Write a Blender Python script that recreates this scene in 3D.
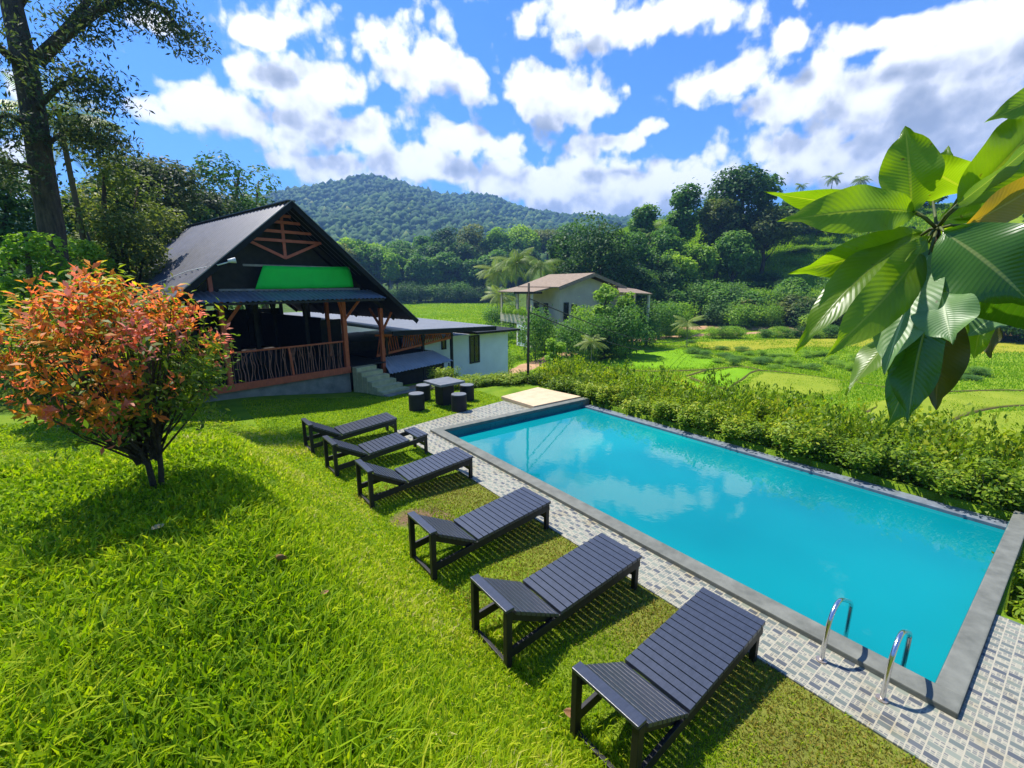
import bpy, bmesh, math, random
import numpy as np
from mathutils import Vector, Matrix, Euler

for o in list(bpy.data.objects):
    bpy.data.objects.remove(o)
SC = bpy.context.scene
COL = SC.collection
R = math.radians
PI = math.pi

# ------------------------------------------------------------------ camera, sky, sun, exposure
F_PX, CAM_H = 451.0, 3.75
PITCH, YAW = math.atan(100 / 451.0), R(37.3)
cam_d = bpy.data.cameras.new('camera')
cam = bpy.data.objects.new('camera', cam_d)
COL.objects.link(cam)
cam.location = (0, 0, CAM_H)
cam.rotation_euler = (PI / 2 - PITCH, 0, -YAW)
cam_d.sensor_width = 36
cam_d.lens = 36 * F_PX / 1024
cam_d.clip_start, cam_d.clip_end = 0.05, 9000
SC.camera = cam

cp, sp, cy, sy = math.cos(PITCH), math.sin(PITCH), math.cos(YAW), math.sin(YAW)


def ray(u, v):
    r = (u - 512) / F_PX
    d = (v - 384) / F_PX
    fw = cp - d * sp
    return (r * cy + fw * sy, -r * sy + fw * cy, -sp - d * cp)


def G(u, v, z=0.0):
    """where the line of sight through a photo pixel meets height z"""
    d = ray(u, v)
    t = (z - CAM_H) / d[2]
    return Vector((d[0] * t, d[1] * t, z))


def D(u, v, dist):
    """the point at a horizontal distance along a line of sight"""
    d = ray(u, v)
    t = dist / math.hypot(d[0], d[1])
    return Vector((d[0] * t, d[1] * t, CAM_H + d[2] * t))


def azel(u, v):
    d = ray(u, v)
    return math.atan2(d[0], d[1]), math.atan2(d[2], math.hypot(d[0], d[1]))


SUN_EL, SUN_AZ = R(62), R(-13)      # azimuth clockwise from +Y
sun_d = bpy.data.lights.new('sun', 'SUN')
sun_d.energy = 4.4
sun_d.angle = R(0.53)
sun_d.color = (1.0, 0.95, 0.86)
sun = bpy.data.objects.new('sun', sun_d)
COL.objects.link(sun)
sdir = Vector((math.sin(SUN_AZ) * math.cos(SUN_EL), math.cos(SUN_AZ) * math.cos(SUN_EL), math.sin(SUN_EL)))
sun.rotation_euler = (-sdir).to_track_quat('-Z', 'Y').to_euler()
sun.location = (0, 40, 60)

SKY_STRENGTH = 0.15
CLOUD_WHITE = 0.76
world = bpy.data.worlds.new('World')
SC.world = world
world.use_nodes = True
try:
    world.cycles.sampling_method = 'MANUAL'
    world.cycles.sample_map_resolution = 512
except Exception:
    pass

SC.view_settings.view_transform = 'Standard'
SC.view_settings.look = 'None'
SC.view_settings.gamma = 1.0
SC.view_settings.exposure = 0.95
SC.view_settings.use_curve_mapping = False
SC.render.engine = 'CYCLES'
try:
    SC.cycles.use_denoising = True
    SC.cycles.denoiser = 'OPENIMAGEDENOISE'
    SC.cycles.max_bounces = 7
    SC.cycles.diffuse_bounces = 3
    SC.cycles.glossy_bounces = 3
    SC.cycles.transmission_bounces = 4
    SC.cycles.volume_bounces = 0
    SC.cycles.caustics_reflective = False
    SC.cycles.caustics_refractive = False
    SC.cycles.sample_clamp_indirect = 6
except Exception:
    pass


# ------------------------------------------------------------------ node helpers
class NT:
    def __init__(self, tree):
        self.t = tree
        self.n, self.l = tree.nodes, tree.links

    def new(self, typ, **kw):
        n = self.n.new(typ)
        for k, v in kw.items():
            setattr(n, k, v)
        return n

    def put(self, sock, v):
        if hasattr(v, 'is_output'):
            self.l.new(v, sock)
        elif v is not None:
            sock.default_value = v

    def math(self, op, a, b=None, c=None, clamp=False):
        n = self.new('ShaderNodeMath', operation=op, use_clamp=clamp)
        for i, x in enumerate((a, b, c)):
            if x is not None:
                self.put(n.inputs[i], x)
        return n.outputs[0]

    def vmath(self, op, a, b=None):
        n = self.new('ShaderNodeVectorMath', operation=op)
        self.put(n.inputs[0], a)
        if b is not None:
            self.put(n.inputs[1], b)
        return n.outputs['Value'] if op in ('LENGTH', 'DOT_PRODUCT', 'DISTANCE') else n.outputs[0]

    def noise(self, vec, scale, detail=4, rough=0.55, dim='3D'):
        n = self.new('ShaderNodeTexNoise', noise_dimensions=dim)
        if vec is not None:
            self.put(n.inputs['Vector'], vec)
        n.inputs['Scale'].default_value = scale
        n.inputs['Detail'].default_value = detail
        n.inputs['Roughness'].default_value = rough
        return n.outputs[0]

    def ramp(self, fac, stops, interp='LINEAR'):
        n = self.new('ShaderNodeValToRGB')
        n.color_ramp.interpolation = interp
        els = n.color_ramp.elements
        while len(els) > 1:
            els.remove(els[-1])
        for i, (p, c) in enumerate(stops):
            e = els[0] if i == 0 else els.new(p)
            e.position = p
            e.color = (*c, 1) if len(c) == 3 else c
        self.put(n.inputs[0], fac)
        return n.outputs[0]

    def mix(self, fac, a, b, blend='MIX'):
        n = self.new('ShaderNodeMix', data_type='RGBA', blend_type=blend)
        self.put(n.inputs[0], fac)
        for i, x in ((6, a), (7, b)):
            if isinstance(x, tuple) and len(x) == 3:
                x = (*x, 1)
            self.put(n.inputs[i], x)
        return n.outputs[2]

    def smooth(self, x, a, b):
        n = self.new('ShaderNodeMapRange', interpolation_type='SMOOTHSTEP')
        self.put(n.inputs[0], x)
        n.inputs[1].default_value = a
        n.inputs[2].default_value = b
        return n.outputs[0]

    def attr(self, name, out='Fac'):
        n = self.new('ShaderNodeAttribute', attribute_name=name)
        return n.outputs[out]

    def bump(self, h, strength=0.3, dist=0.02):
        n = self.new('ShaderNodeBump')
        n.inputs['Strength'].default_value = strength
        n.inputs['Distance'].default_value = dist
        self.put(n.inputs['Height'], h)
        return n.outputs[0]

    def pos(self):
        return self.new('ShaderNodeNewGeometry').outputs['Position']

    def objco(self):
        return self.new('ShaderNodeTexCoord').outputs['Object']


def mat(name):
    m = bpy.data.materials.new(name)
    m.use_nodes = True
    nt = NT(m.node_tree)
    nt.n.clear()
    out = nt.new('ShaderNodeOutputMaterial')
    return m, nt, out


def principled(nt, out, color, rough=0.6, spec=0.5, metal=0.0, normal=None):
    b = nt.new('ShaderNodeBsdfPrincipled')
    if isinstance(color, tuple) and len(color) == 3:
        color = (*color, 1)
    nt.put(b.inputs['Base Color'], color)
    nt.put(b.inputs['Roughness'], rough)
    nt.put(b.inputs['Specular IOR Level'], spec)
    nt.put(b.inputs['Metallic'], metal)
    if normal is not None:
        nt.put(b.inputs['Normal'], normal)
    nt.l.new(b.outputs[0], out.inputs[0])
    return b


def simple(name, c1, c2=None, scale=6.0, rough=0.6, spec=0.4, bump=0.15, metal=0.0, bscale=None, stretch=None, dist=0.01):
    """a paint, wood or stone whose colour wanders between two tones"""
    m, nt, out = mat(name)
    co = nt.objco()
    if stretch:
        co = nt.vmath('MULTIPLY', co, stretch)
    n = nt.noise(co, scale, 6, 0.6)
    c2 = c2 or tuple(x * 0.7 for x in c1)
    col = nt.ramp(n, [(0.3, c2), (0.7, c1)])
    nb = nt.noise(co, bscale or scale * 4, 4, 0.6)
    rr = nt.math('MULTIPLY_ADD', nb, 0.25, rough - 0.12)
    principled(nt, out, col, rr, spec, metal, nt.bump(nb, bump, dist))
    return m


GAIN = 1.0


def foliage(name, stops, trans=0.35, rough=0.45, spec=0.35, vary=0.25, warm=(1.35, 1.42, 0.6)):
    """leaves: each leaf (attribute rnd) and each plant (object random) gets its own tint"""
    m, nt, out = mat(name)
    stops = [(p_, tuple(min(0.7, q * GAIN) for q in c_)) for p_, c_ in stops]
    rnd = nt.attr('rnd')
    oi = nt.new('ShaderNodeObjectInfo').outputs['Random']
    f = nt.math('ADD', nt.math('MULTIPLY', rnd, 1 - vary), nt.math('MULTIPLY', oi, vary))
    col = nt.ramp(f, stops)
    b = principled(nt, out, col, rough, spec)
    tr = nt.new('ShaderNodeBsdfTranslucent')
    tcol = nt.mix(1.0, col, warm, 'MULTIPLY')
    nt.put(tr.inputs[0], tcol)
    mx = nt.new('ShaderNodeMixShader')
    mx.inputs[0].default_value = trans
    nt.l.new(b.outputs[0], mx.inputs[1])
    nt.l.new(tr.outputs[0], mx.inputs[2])
    nt.l.new(mx.outputs[0], out.inputs[0])
    return m


# ------------------------------------------------------------------ the sky with its clouds
def build_world():
    nt = NT(world.node_tree)
    nt.n.clear()
    out = nt.new('ShaderNodeOutputWorld')
    bg = nt.new('ShaderNodeBackground')
    sky = nt.new('ShaderNodeTexSky', sky_type='NISHITA')
    sky.sun_disc = False
    sky.sun_elevation = SUN_EL
    sky.sun_rotation = SUN_AZ
    sky.air_density = 1.0
    sky.dust_density = 0.3
    sky.ozone_density = 2.5
    bg.inputs[1].default_value = SKY_STRENGTH
    blobs = [  # cloud masses as centre and half size on the photograph, turned into sky directions below
        (205, 108, 88, 40), (300, 78, 90, 62), (395, 62, 110, 50), (330, 128, 130, 36), (455, 78, 60, 44), (270, 30, 60, 26),
        (540, 96, 50, 34), (590, 92, 36, 32), (330, 168, 70, 24), (420, 168, 90, 34), (510, 182, 100, 34), (600, 196, 90, 40),
        (660, 184, 80, 26), (470, 138, 70, 22), (640, 26, 130, 30), (575, 14, 80, 26), (735, 78, 70, 34), (800, 96, 110, 44), (900, 90, 140, 60),
        (1010, 60, 120, 80), (860, 150, 170, 36), (960, 130, 150, 60), (780, 40, 40, 24), (1000, 10, 90, 40), (648, 123, 22, 12), (610, 140, 50, 15), (150, 18, 30, 20),
        (10, 80, 22, 34), (20, 190, 40, 60), (880, 30, 70, 22), (-140, 60, 110, 70), (1180, 120, 200, 100),
    ]
    grp = bpy.data.node_groups.new('cloud_density', 'ShaderNodeTree')
    grp.interface.new_socket('co', in_out='INPUT', socket_type='NodeSocketVector')
    grp.interface.new_socket('density', in_out='OUTPUT', socket_type='NodeSocketFloat')
    g = NT(grp)
    gi = g.new('NodeGroupInput')
    go = g.new('NodeGroupOutput')
    co0 = gi.outputs[0]
    warp = g.new('ShaderNodeTexNoise')
    g.put(warp.inputs['Vector'], co0)
    warp.inputs['Scale'].default_value = 7.0
    warp.inputs['Detail'].default_value = 3
    wv = g.vmath('MULTIPLY', g.vmath('SUBTRACT', warp.outputs[1], (0.5, 0.5, 0.5)), (0.14, 0.07, 0))
    co = g.vmath('ADD', co0, wv)
    acc = None
    for (u, v, ru, rv) in blobs:
        a0, e0 = azel(u, v)
        a1, _ = azel(u + ru, v)
        am, _ = azel(u - ru, v)
        _, e1 = azel(u, v - rv)
        _, e2 = azel(u, v + rv)
        sa, se = max(0.02, (a1 - am) / 2), max(0.015, (e1 - e2) / 2)
        d = g.vmath('MULTIPLY', g.vmath('SUBTRACT', co, (a0, e0, 0)), (1 / sa, 1 / se, 0))
        w = g.math('SUBTRACT', 1.06, g.vmath('LENGTH', d))
        if acc is None:
            acc = w
        else:
            acc = g.math('SMOOTH_MAX', acc, w, 0.25)
    # cumulus elsewhere in the sky
    hi = g.noise(co0, 3.1, 2, 0.5)
    acc = g.math('SMOOTH_MAX', acc, g.math('MULTIPLY_ADD', hi, 5.0, -3.05), 0.2)
    # crisp cauliflower edges
    n1 = g.noise(co0, 18, 9, 0.62)
    n2 = g.noise(g.vmath('ADD', co0, (3.7, 1.2, 0.4)), 5.5, 4, 0.55)
    vo = g.new('ShaderNodeTexVoronoi', feature='F1', voronoi_dimensions='2D', normalize=True)
    g.put(vo.inputs['Vector'], g.vmath('ADD', co0, g.vmath('MULTIPLY', wv, (0.5, 0.5, 0))))
    vo.inputs['Scale'].default_value = 15
    vo.inputs['Detail'].default_value = 2
    vo.inputs['Roughness'].default_value = 0.5
    puff = g.math('SUBTRACT', 0.30, vo.outputs['Distance'])
    den = g.math('MULTIPLY_ADD', g.math('SUBTRACT', n1, 0.5), 1.3, acc)
    den = g.math('MULTIPLY_ADD', puff, 1.9, den)
    den = g.math('MULTIPLY_ADD', g.math('SUBTRACT', n2, 0.52), 1.5, den)
    g.l.new(den, go.inputs[0])

    tc = nt.new('ShaderNodeTexCoord')
    sep = nt.new('ShaderNodeSeparateXYZ')
    nt.l.new(tc.outputs['Generated'], sep.inputs[0])
    x, y, z = sep.outputs
    az = nt.math('ARCTAN2', x, y)
    el = nt.math('ARCSINE', z)
    comb = nt.new('ShaderNodeCombineXYZ')
    nt.l.new(az, comb.inputs[0])
    nt.l.new(el, comb.inputs[1])

    def dens(off):
        gn = nt.new('ShaderNodeGroup')
        gn.node_tree = grp
        nt.put(gn.inputs[0], nt.vmath('ADD', comb.outputs[0], off))
        return gn.outputs[0]
    d0 = dens((0, 0, 0))
    d1 = dens((-0.02, 0.055, 0))        # a little way towards the sun
    cover = nt.smooth(d0, 0.04, 0.50)
    cover = nt.math('MULTIPLY', cover, nt.smooth(el, -0.03, 0.03))
    thick = nt.smooth(d1, 0.1, 1.45)
    base = nt.ramp(thick, [(0.0, (1.0, 1.0, 1.0)), (0.22, (0.80, 0.815, 0.84)), (0.55, (0.50, 0.53, 0.59)), (1.0, (0.29, 0.325, 0.39))])
    k = CLOUD_WHITE / SKY_STRENGTH
    cl = nt.vmath('MULTIPLY', base, (k, k, k))
    skyc = nt.mix(1.0, sky.outputs[0], (0.21, 0.44, 0.76), 'MULTIPLY')
    mixed = nt.mix(cover, skyc, cl)
    nt.l.new(mixed, bg.inputs[0])
    nt.l.new(bg.outputs[0], out.inputs[0])


build_world()


# ------------------------------------------------------------------ object helpers
def tag(o, label=None, cat=None, group=None, kind=None):
    if label:
        o['label'] = label
    if cat:
        o['category'] = cat
    if group:
        o['group'] = group
    if kind:
        o['kind'] = kind
    return o


def thing(name, label, cat, loc=(0, 0, 0), rz=0.0, group=None):
    o = bpy.data.objects.new(name, None)
    o.empty_display_size = 0.2
    COL.objects.link(o)
    o.location = loc
    o.rotation_euler = (0, 0, rz)
    return tag(o, label, cat, group)


def add(name, me, m=None, parent=None, loc=None):
    o = bpy.data.objects.new(name, me)
    COL.objects.link(o)
    if m is not None and len(me.materials) == 0:
        for q in (m if isinstance(m, (list, tuple)) else [m]):
            me.materials.append(q)
    if parent is not None:
        o.parent = parent
    if loc is not None:
        o.location = loc
    return o


def dup(root, loc=None, rz=None, label=None):
    r = root.copy()
    COL.objects.link(r)
    if loc is not None:
        r.location = loc
    if rz is not None:
        r.rotation_euler = (0, 0, rz)
    if label:
        r['label'] = label
    for ch in list(root.children):
        c = ch.copy()
        COL.objects.link(c)
        c.parent = r
        for gch in ch.children:
            d = gch.copy()
            COL.objects.link(d)
            d.parent = c
    return r


class MB:
    """collects shapes and links them as one mesh"""

    def __init__(self):
        self.v, self.f, self.mi = [], [], []

    def add(self, vs, fs, mi=0):
        b = len(self.v)
        self.v += [tuple(x) for x in vs]
        self.f += [tuple(i + b for i in f) for f in fs]
        self.mi += [mi] * len(fs)
        return self

    def box(self, a, b, mi=0):
        (x0, y0, z0), (x1, y1, z1) = a, b
        vs = [(x0, y0, z0), (x1, y0, z0), (x1, y1, z0), (x0, y1, z0), (x0, y0, z1), (x1, y0, z1), (x1, y1, z1), (x0, y1, z1)]
        return self.add(vs, [(0, 3, 2, 1), (4, 5, 6, 7), (0, 1, 5, 4), (1, 2, 6, 5), (2, 3, 7, 6), (3, 0, 4, 7)], mi)

    def bar(self, p, q, w, h, up=(0, 0, 1), mi=0):
        """a beam of section w (sideways) x h (up) between two points"""
        p, q = Vector(p), Vector(q)
        d = (q - p).normalized()
        s = d.cross(Vector(up))
        if s.length < 1e-5:
            s = Vector((1, 0, 0))
        s.normalize()
        t = s.cross(d).normalized()
        s, t = s * w / 2, t * h / 2
        vs = [p - s - t, p + s - t, p + s + t, p - s + t, q - s - t, q + s - t, q + s + t, q - s + t]
        return self.add(vs, [(0, 1, 2, 3), (7, 6, 5, 4), (0, 4, 5, 1), (1, 5, 6, 2), (2, 6, 7, 3), (3, 7, 4, 0)], mi)

    def tube(self, pts, rad, n=8, mi=0, cap=True):
        pts = [Vector(p) for p in pts]
        if not isinstance(rad, (list, tuple)):
            rad = [rad] * len(pts)
        vs, fs = [], []
        ref = Vector((0.13, 0.31, 0.94))
        for i, p in enumerate(pts):
            d = (pts[min(i + 1, len(pts) - 1)] - pts[max(i - 1, 0)]).normalized()
            if abs(d.dot(ref)) > 0.98:
                ref = Vector((0.9, 0.1, 0.2))
            s = d.cross(ref).normalized()
            t = s.cross(d)
            for k in range(n):
                a = 2 * PI * k / n
                vs.append(p + (s * math.cos(a) + t * math.sin(a)) * rad[i])
        for i in range(len(pts) - 1):
            for k in range(n):
                fs.append((i * n + k, i * n + (k + 1) % n, (i + 1) * n + (k + 1) % n, (i + 1) * n + k))
        if cap:
            fs.append(tuple(range(n))[::-1])
            fs.append(tuple((len(pts) - 1) * n + k for k in range(n)))
        return self.add(vs, fs, mi)

    def prism(self, poly, z0, z1, mi=0):
        n = len(poly)
        vs = [(p[0], p[1], z0) for p in poly] + [(p[0], p[1], z1) for p in poly]
        fs = [tuple(range(n))[::-1], tuple(range(n, 2 * n))] + [(i, (i + 1) % n, n + (i + 1) % n, n + i) for i in range(n)]
        return self.add(vs, fs, mi)

    def slab(self, quad, t, mi=0):
        """a sheet with thickness t below the four given corners"""
        q = [Vector(p) for p in quad]
        nrm = (q[1] - q[0]).cross(q[3] - q[0]).normalized()
        lo = [p - nrm * t for p in q]
        return self.add(q + lo, [(0, 1, 2, 3), (7, 6, 5, 4), (0, 4, 5, 1), (1, 5, 6, 2), (2, 6, 7, 3), (3, 7, 4, 0)], mi)

    def mesh(self, name, smooth=False, bevel=0.0, seg=2):
        me = bpy.data.meshes.new(name)
        me.from_pydata(self.v, [], self.f)
        if any(self.mi):
            me.polygons.foreach_set('material_index', self.mi)
        bm = bmesh.new()
        bm.from_mesh(me)
        bmesh.ops.recalc_face_normals(bm, faces=bm.faces)
        if bevel > 0:
            es = [e for e in bm.edges if len(e.link_faces) == 2 and e.calc_face_angle(0) > 0.5]
            bmesh.ops.bevel(bm, geom=es, offset=bevel, segments=seg, affect='EDGES', profile=0.6, clamp_overlap=True)
        if smooth:
            for f in bm.faces:
                f.smooth = True
        bm.to_mesh(me)
        bm.free()
        me.update()
        return me

    def build(self, name, m, parent=None, smooth=False, bevel=0.0, loc=None, seg=2):
        return add(name, self.mesh(name, smooth, bevel, seg), m, parent, loc)


def np_mesh(name, verts, faces, rnd=None, smooth=False):
    """verts (n,3), faces: list of (m,k) index arrays; rnd: one number per vertex"""
    me = bpy.data.meshes.new(name)
    verts = np.ascontiguousarray(verts, dtype=np.float32)
    me.vertices.add(len(verts))
    me.vertices.foreach_set('co', verts.ravel())
    idx = np.concatenate([f.ravel() for f in faces]).astype(np.int32)
    tot = np.concatenate([np.full(len(f), f.shape[1], np.int32) for f in faces])
    start = np.concatenate([[0], np.cumsum(tot)[:-1]]).astype(np.int32)
    me.loops.add(len(idx))
    me.loops.foreach_set('vertex_index', idx)
    me.polygons.add(len(tot))
    me.polygons.foreach_set('loop_start', start)
    if smooth:
        me.polygons.foreach_set('use_smooth', np.ones(len(tot), bool))
    me.update(calc_edges=True)
    if rnd is not None:
        a = me.attributes.new('rnd', 'FLOAT', 'POINT')
        a.data.foreach_set('value', np.ascontiguousarray(rnd, dtype=np.float32))
    return me


def nrm(a):
    return a / np.maximum(np.linalg.norm(a, axis=1, keepdims=True), 1e-9)


def leaf_quads(c, n, size, rng, aspect=0.5, droop=None):
    """diamond leaves folded on their midrib: c centres, n normals"""
    k = len(c)
    r = rng.normal(size=(k, 3))
    if droop is not None:
        r = r * 0.6 + droop
    t = nrm(r - n * np.sum(r * n, 1, keepdims=True))
    s = np.cross(n, t)
    sz = (size * rng.uniform(0.65, 1.3, k))[:, None]
    w = sz * aspect * 0.5
    a = c - t * sz * 0.5
    b = c + t * sz * 0.5
    m = c + t * sz * 0.02
    l = m + s * w + n * w * 0.35
    q = m - s * w + n * w * 0.35
    v = np.stack([a, l, b, q], 1).reshape(-1, 3)
    f = np.arange(4 * k).reshape(k, 4)
    return v, f, np.repeat(rng.uniform(0, 1, k), 4)


def ss(a, b, x):
    t = np.clip((x - a) / (b - a), 0, 1)
    return t * t * (3 - 2 * t)


def fbm(x, y, seed=0, octv=5, freq=1.0):
    rng = np.random.default_rng(seed)
    z = np.zeros_like(x, dtype=float)
    amp = 1.0
    for _ in range(octv):
        for _k in range(3):
            a = rng.uniform(0, 2 * PI)
            ph = rng.uniform(0, 2 * PI)
            z = z + amp * np.sin((x * math.cos(a) + y * math.sin(a)) * freq + ph + 1.3 * np.sin((x * math.sin(a) - y * math.cos(a)) * freq * 0.7 + ph * 2)) / 3
        amp *= 0.5
        freq *= 2.03
    return z


# ------------------------------------------------------------------ terrain
MTN_U = [-600, 150, 225, 265, 300, 330, 350, 372, 395, 420, 440, 460, 480, 500, 525, 560, 600, 650, 720, 800, 1024, 1400]
MTN_V = [215, 205, 196, 191, 186, 184, 180, 177, 180, 187, 193, 195, 197, 201, 207, 212, 214, 218, 222, 226, 232, 240]
MTN_AZ = np.array([azel(u, v)[0] for u, v in zip(MTN_U, MTN_V)])
MTN_R = 1150.0
MTN_Z = np.array([D(u, v, MTN_R)[2] for u, v in zip(MTN_U, MTN_V)]) - 24


def ground(x, y):
    x = np.asarray(x, float)
    y = np.asarray(y, float)
    # grassy bank on the near side
    xt = 2.25 - 0.31 * np.maximum(0, y - 10.5)
    t = np.clip((xt - x) / 2.05, 0, 1)
    prof = 0.3 * t + 0.7 * t * t * (3 - 2 * t)
    fade = 1 - 0.9 * ss(5.8, 13.0, y)
    bank = 2.0 * prof * fade + 0.02 * fbm(x, y, 3, 3, 2.2) * ss(2.4, 1.2, x)
    west = 1.0 * ss(-2, -12, x) * ss(6, 12, y)
    # fall beyond the terrace
    e = np.where(y > 0.15, x - 10.95, x - 7.3)
    east = -1.1 * ss(0, 0.7, e) - 1.9 * ss(1.5, 9, e)
    nw = ss(0.5, 6.5, x)
    north = (-0.55 * ss(12.9, 17, y) - 0.95 * ss(17, 24, y) - 1.5 * ss(24, 40, y)) * nw
    low = -3 + (3 + east) * (3 + north) / 3
    z = low + bank + west
    r = np.hypot(x, y)
    az = np.arctan2(x, y) - YAW
    azd = np.degrees(az)
    r0 = np.interp(azd, [-180, -70, -45, -12, -3, 8, 15, 60, 110, 180], [60, 40, 60, 178, 170, 92, 76, 74, 80, 60])
    hh = np.interp(azd, [-180, -60, -40, -20, 0, 8, 15, 30, 180], [8, 9, 8, 6, 10, 20, 24, 24, 14])
    z = z + hh * ss(0, 65, r - r0)
    zr = np.interp(np.arctan2(x, y), MTN_AZ, MTN_Z)
    m = ss(260, MTN_R, r)
    spur = fbm(x, y, 11, 4, 0.011) * 16 * ss(300, 600, r) * (1 - 0.8 * ss(950, 1130, r))
    z = z + (zr - hh) * m * (1 - 0.6 * ss(MTN_R, 2100, r)) + spur
    z = z + fbm(x, y, 5, 4, 0.35) * 0.10 * ss(14, 30, r)
    # the pool is dug out of the terrace
    inside = (x > 4.75) & (x < 10.72) & (y > 0.32) & (y < 10.05)
    z = np.where(inside, np.minimum(z, -2.3), z)
    return z


def gz(x, y):
    return float(ground(np.array([x]), np.array([y]))[0])


def build_ground():
    rr = [0.25]
    while rr[-1] < 16:
        rr.append(rr[-1] * 1.013 + 0.01)
    while rr[-1] < 2300:
        rr.append(rr[-1] * 1.024)
    rr = np.array(rr)
    na = 840
    aa = np.linspace(0, 2 * PI, na, endpoint=False)
    A, RR = np.meshgrid(aa, rr)
    x, y = RR * np.sin(A), RR * np.cos(A)
    z = ground(x, y)
    v = np.stack([x, y, z], -1).reshape(-1, 3)
    nr = len(rr)
    i = np.arange(nr - 1)[:, None] * na
    j = np.arange(na)[None, :]
    j2 = (j + 1) % na
    f = np.stack([i + j, i + na + j, i + na + j2, i + j2], -1).reshape(-1, 4)
    c = np.array([[0, 0, float(ground(np.array([0.0]), np.array([0.0]))[0])]])
    v = np.concatenate([v, c])
    tri = np.stack([np.full(na, len(v) - 1), np.arange(na), (np.arange(na) + 1) % na], -1)
    me = np_mesh('ground', v, [f, tri], None, True)
    # what covers the soil: bare earth (0), lawn (1), paddy grass (2), forest floor (3)
    xs, ys = v[:, 0], v[:, 1]
    r = np.hypot(xs, ys)
    bare = np.zeros(len(v))
    for (px, py, rad) in ((2.75, 6.35, 0.42), (2.95, 6.1, 0.35), (1.9, 10.4, 0.25)):
        d = np.hypot(xs - px, ys - py) + 0.22 * fbm(xs, ys, 9, 3, 4.0)
        bare = np.maximum(bare, ss(rad, rad * 0.4, d))
    a = me.attributes.new('bare', 'FLOAT', 'POINT')
    a.data.foreach_set('value', bare.astype(np.float32))
    az = np.degrees(np.arctan2(xs, ys) - YAW)
    r0 = np.interp(az, [-180, -70, -45, -12, -3, 8, 15, 60, 110, 180], [45, 30, 50, 168, 160, 84, 72, 70, 70, 45])
    wood = ss(0, 8, r - r0)
    slope = ss(84, 90, r) * (1 - ss(122, 134, r)) * ss(12, 16, az)
    wood = wood * (1 - slope)
    a = me.attributes.new('wood', 'FLOAT', 'POINT')
    a.data.foreach_set('value', wood.astype(np.float32))
    paddy = np.clip(ss(13, 18, xs) + ss(34, 44, ys), 0, 1)
    a = me.attributes.new('paddy', 'FLOAT', 'POINT')
    a.data.foreach_set('value', paddy.astype(np.float32))
    dry = np.clip(ss(2.3, 3.6, xs + 0.5 * fbm(xs, ys, 21, 4, 1.3)) * (ys < 7.5), 0, 1) * (xs < 7)
    a = me.attributes.new('dry', 'FLOAT', 'POINT')
    a.data.foreach_set('value', dry.astype(np.float32))

    m, nt, out = mat('ground_cover')
    p = nt.pos()
    n = nt.noise(p, 1.3, 6, 0.6)
    nf = nt.noise(p, 22, 4, 0.6)
    nb = nt.noise(p, 0.06, 4, 0.6)
    lawn = nt.ramp(n, [(0.3, (0.07, 0.14, 0.008)), (0.5, (0.13, 0.22, 0.010)), (0.7, (0.19, 0.26, 0.014))])
    dryc = nt.ramp(nf, [(0.3, (0.10, 0.10, 0.02)), (0.7, (0.23, 0.20, 0.05))])
    lawn = nt.mix(nt.math('MULTIPLY', nt.attr('dry'), 0.7), lawn, dryc)
    pad = nt.ramp(nb, [(0.35, (0.13, 0.26, 0.008)), (0.5, (0.20, 0.33, 0.010)), (0.65, (0.27, 0.36, 0.014))])
    pad = nt.mix(0.5, pad, nt.ramp(n, [(0.3, (0.07, 0.14, 0.01)), (0.7, (0.26, 0.30, 0.03))]))
    wd = nt.ramp(nt.noise(p, 0.5, 6, 0.65), [(0.3, (0.025, 0.055, 0.008)), (0.7, (0.10, 0.16, 0.02))])
    soil = nt.ramp(nf, [(0.3, (0.09, 0.055, 0.03)), (0.7, (0.22, 0.14, 0.08))])
    col = nt.mix(nt.attr('paddy'), lawn, pad)
    col = nt.mix(nt.attr('wood'), col, wd)
    col = nt.mix(nt.attr('bare'), col, soil)
    principled(nt, out, col, 0.9, 0.1, 0, nt.bump(nf, 0.6, 0.05))
    return tag(add('ground', me, m), 'green lawn, bank and valley floor', 'ground', kind='structure')


build_ground()

# ------------------------------------------------------------------ materials
M = {}
M['stone'] = simple('coping_stone', (0.185, 0.19, 0.16), (0.105, 0.11, 0.092), 5, 0.75, 0.3, 0.25)
M['stone_wet'] = simple('dark_coping_stone', (0.20, 0.23, 0.27), (0.12, 0.145, 0.17), 7, 0.45, 0.5, 0.2)
M['pool_tile'] = simple('pool_wall_tile', (0.01, 0.16, 0.17), (0.006, 0.10, 0.12), 3, 0.3, 0.5, 0.05)
M['tan'] = simple('tan_slab', (0.62, 0.47, 0.30), (0.50, 0.37, 0.23), 3, 0.8, 0.2, 0.15)
M['black'] = simple('black_paint_sky_tint', (0.040, 0.048, 0.072), (0.020, 0.025, 0.038), 9, 0.34, 0.8, 0.25, stretch=(1, 6, 6), dist=0.004)  # the sky's bluish shine on the slat tops is put into this colour
M['black_leg'] = simple('black_paint_plain', (0.016, 0.015, 0.016), (0.009, 0.008, 0.008), 9, 0.5, 0.4, 0.25, dist=0.004)  # the same black paint without the sky tint
M['chrome'] = simple('steel', (0.72, 0.72, 0.73), (0.6, 0.6, 0.62), 20, 0.2, 0.5, 0.02, metal=1.0)
M['rust_steel'] = simple('stained_steel', (0.42, 0.30, 0.2), (0.5, 0.45, 0.4), 30, 0.4, 0.5, 0.1, metal=0.8)
M['stool'] = simple('black_cement', (0.014, 0.014, 0.017), (0.009, 0.009, 0.011), 6, 0.6, 0.3, 0.3)
M['table_top'] = simple('sky_tinted_top', (0.17, 0.18, 0.19), (0.11, 0.12, 0.13), 6, 0.45, 0.5, 0.1)  # sky reflection on the table and stool tops painted as grey-blue
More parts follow.
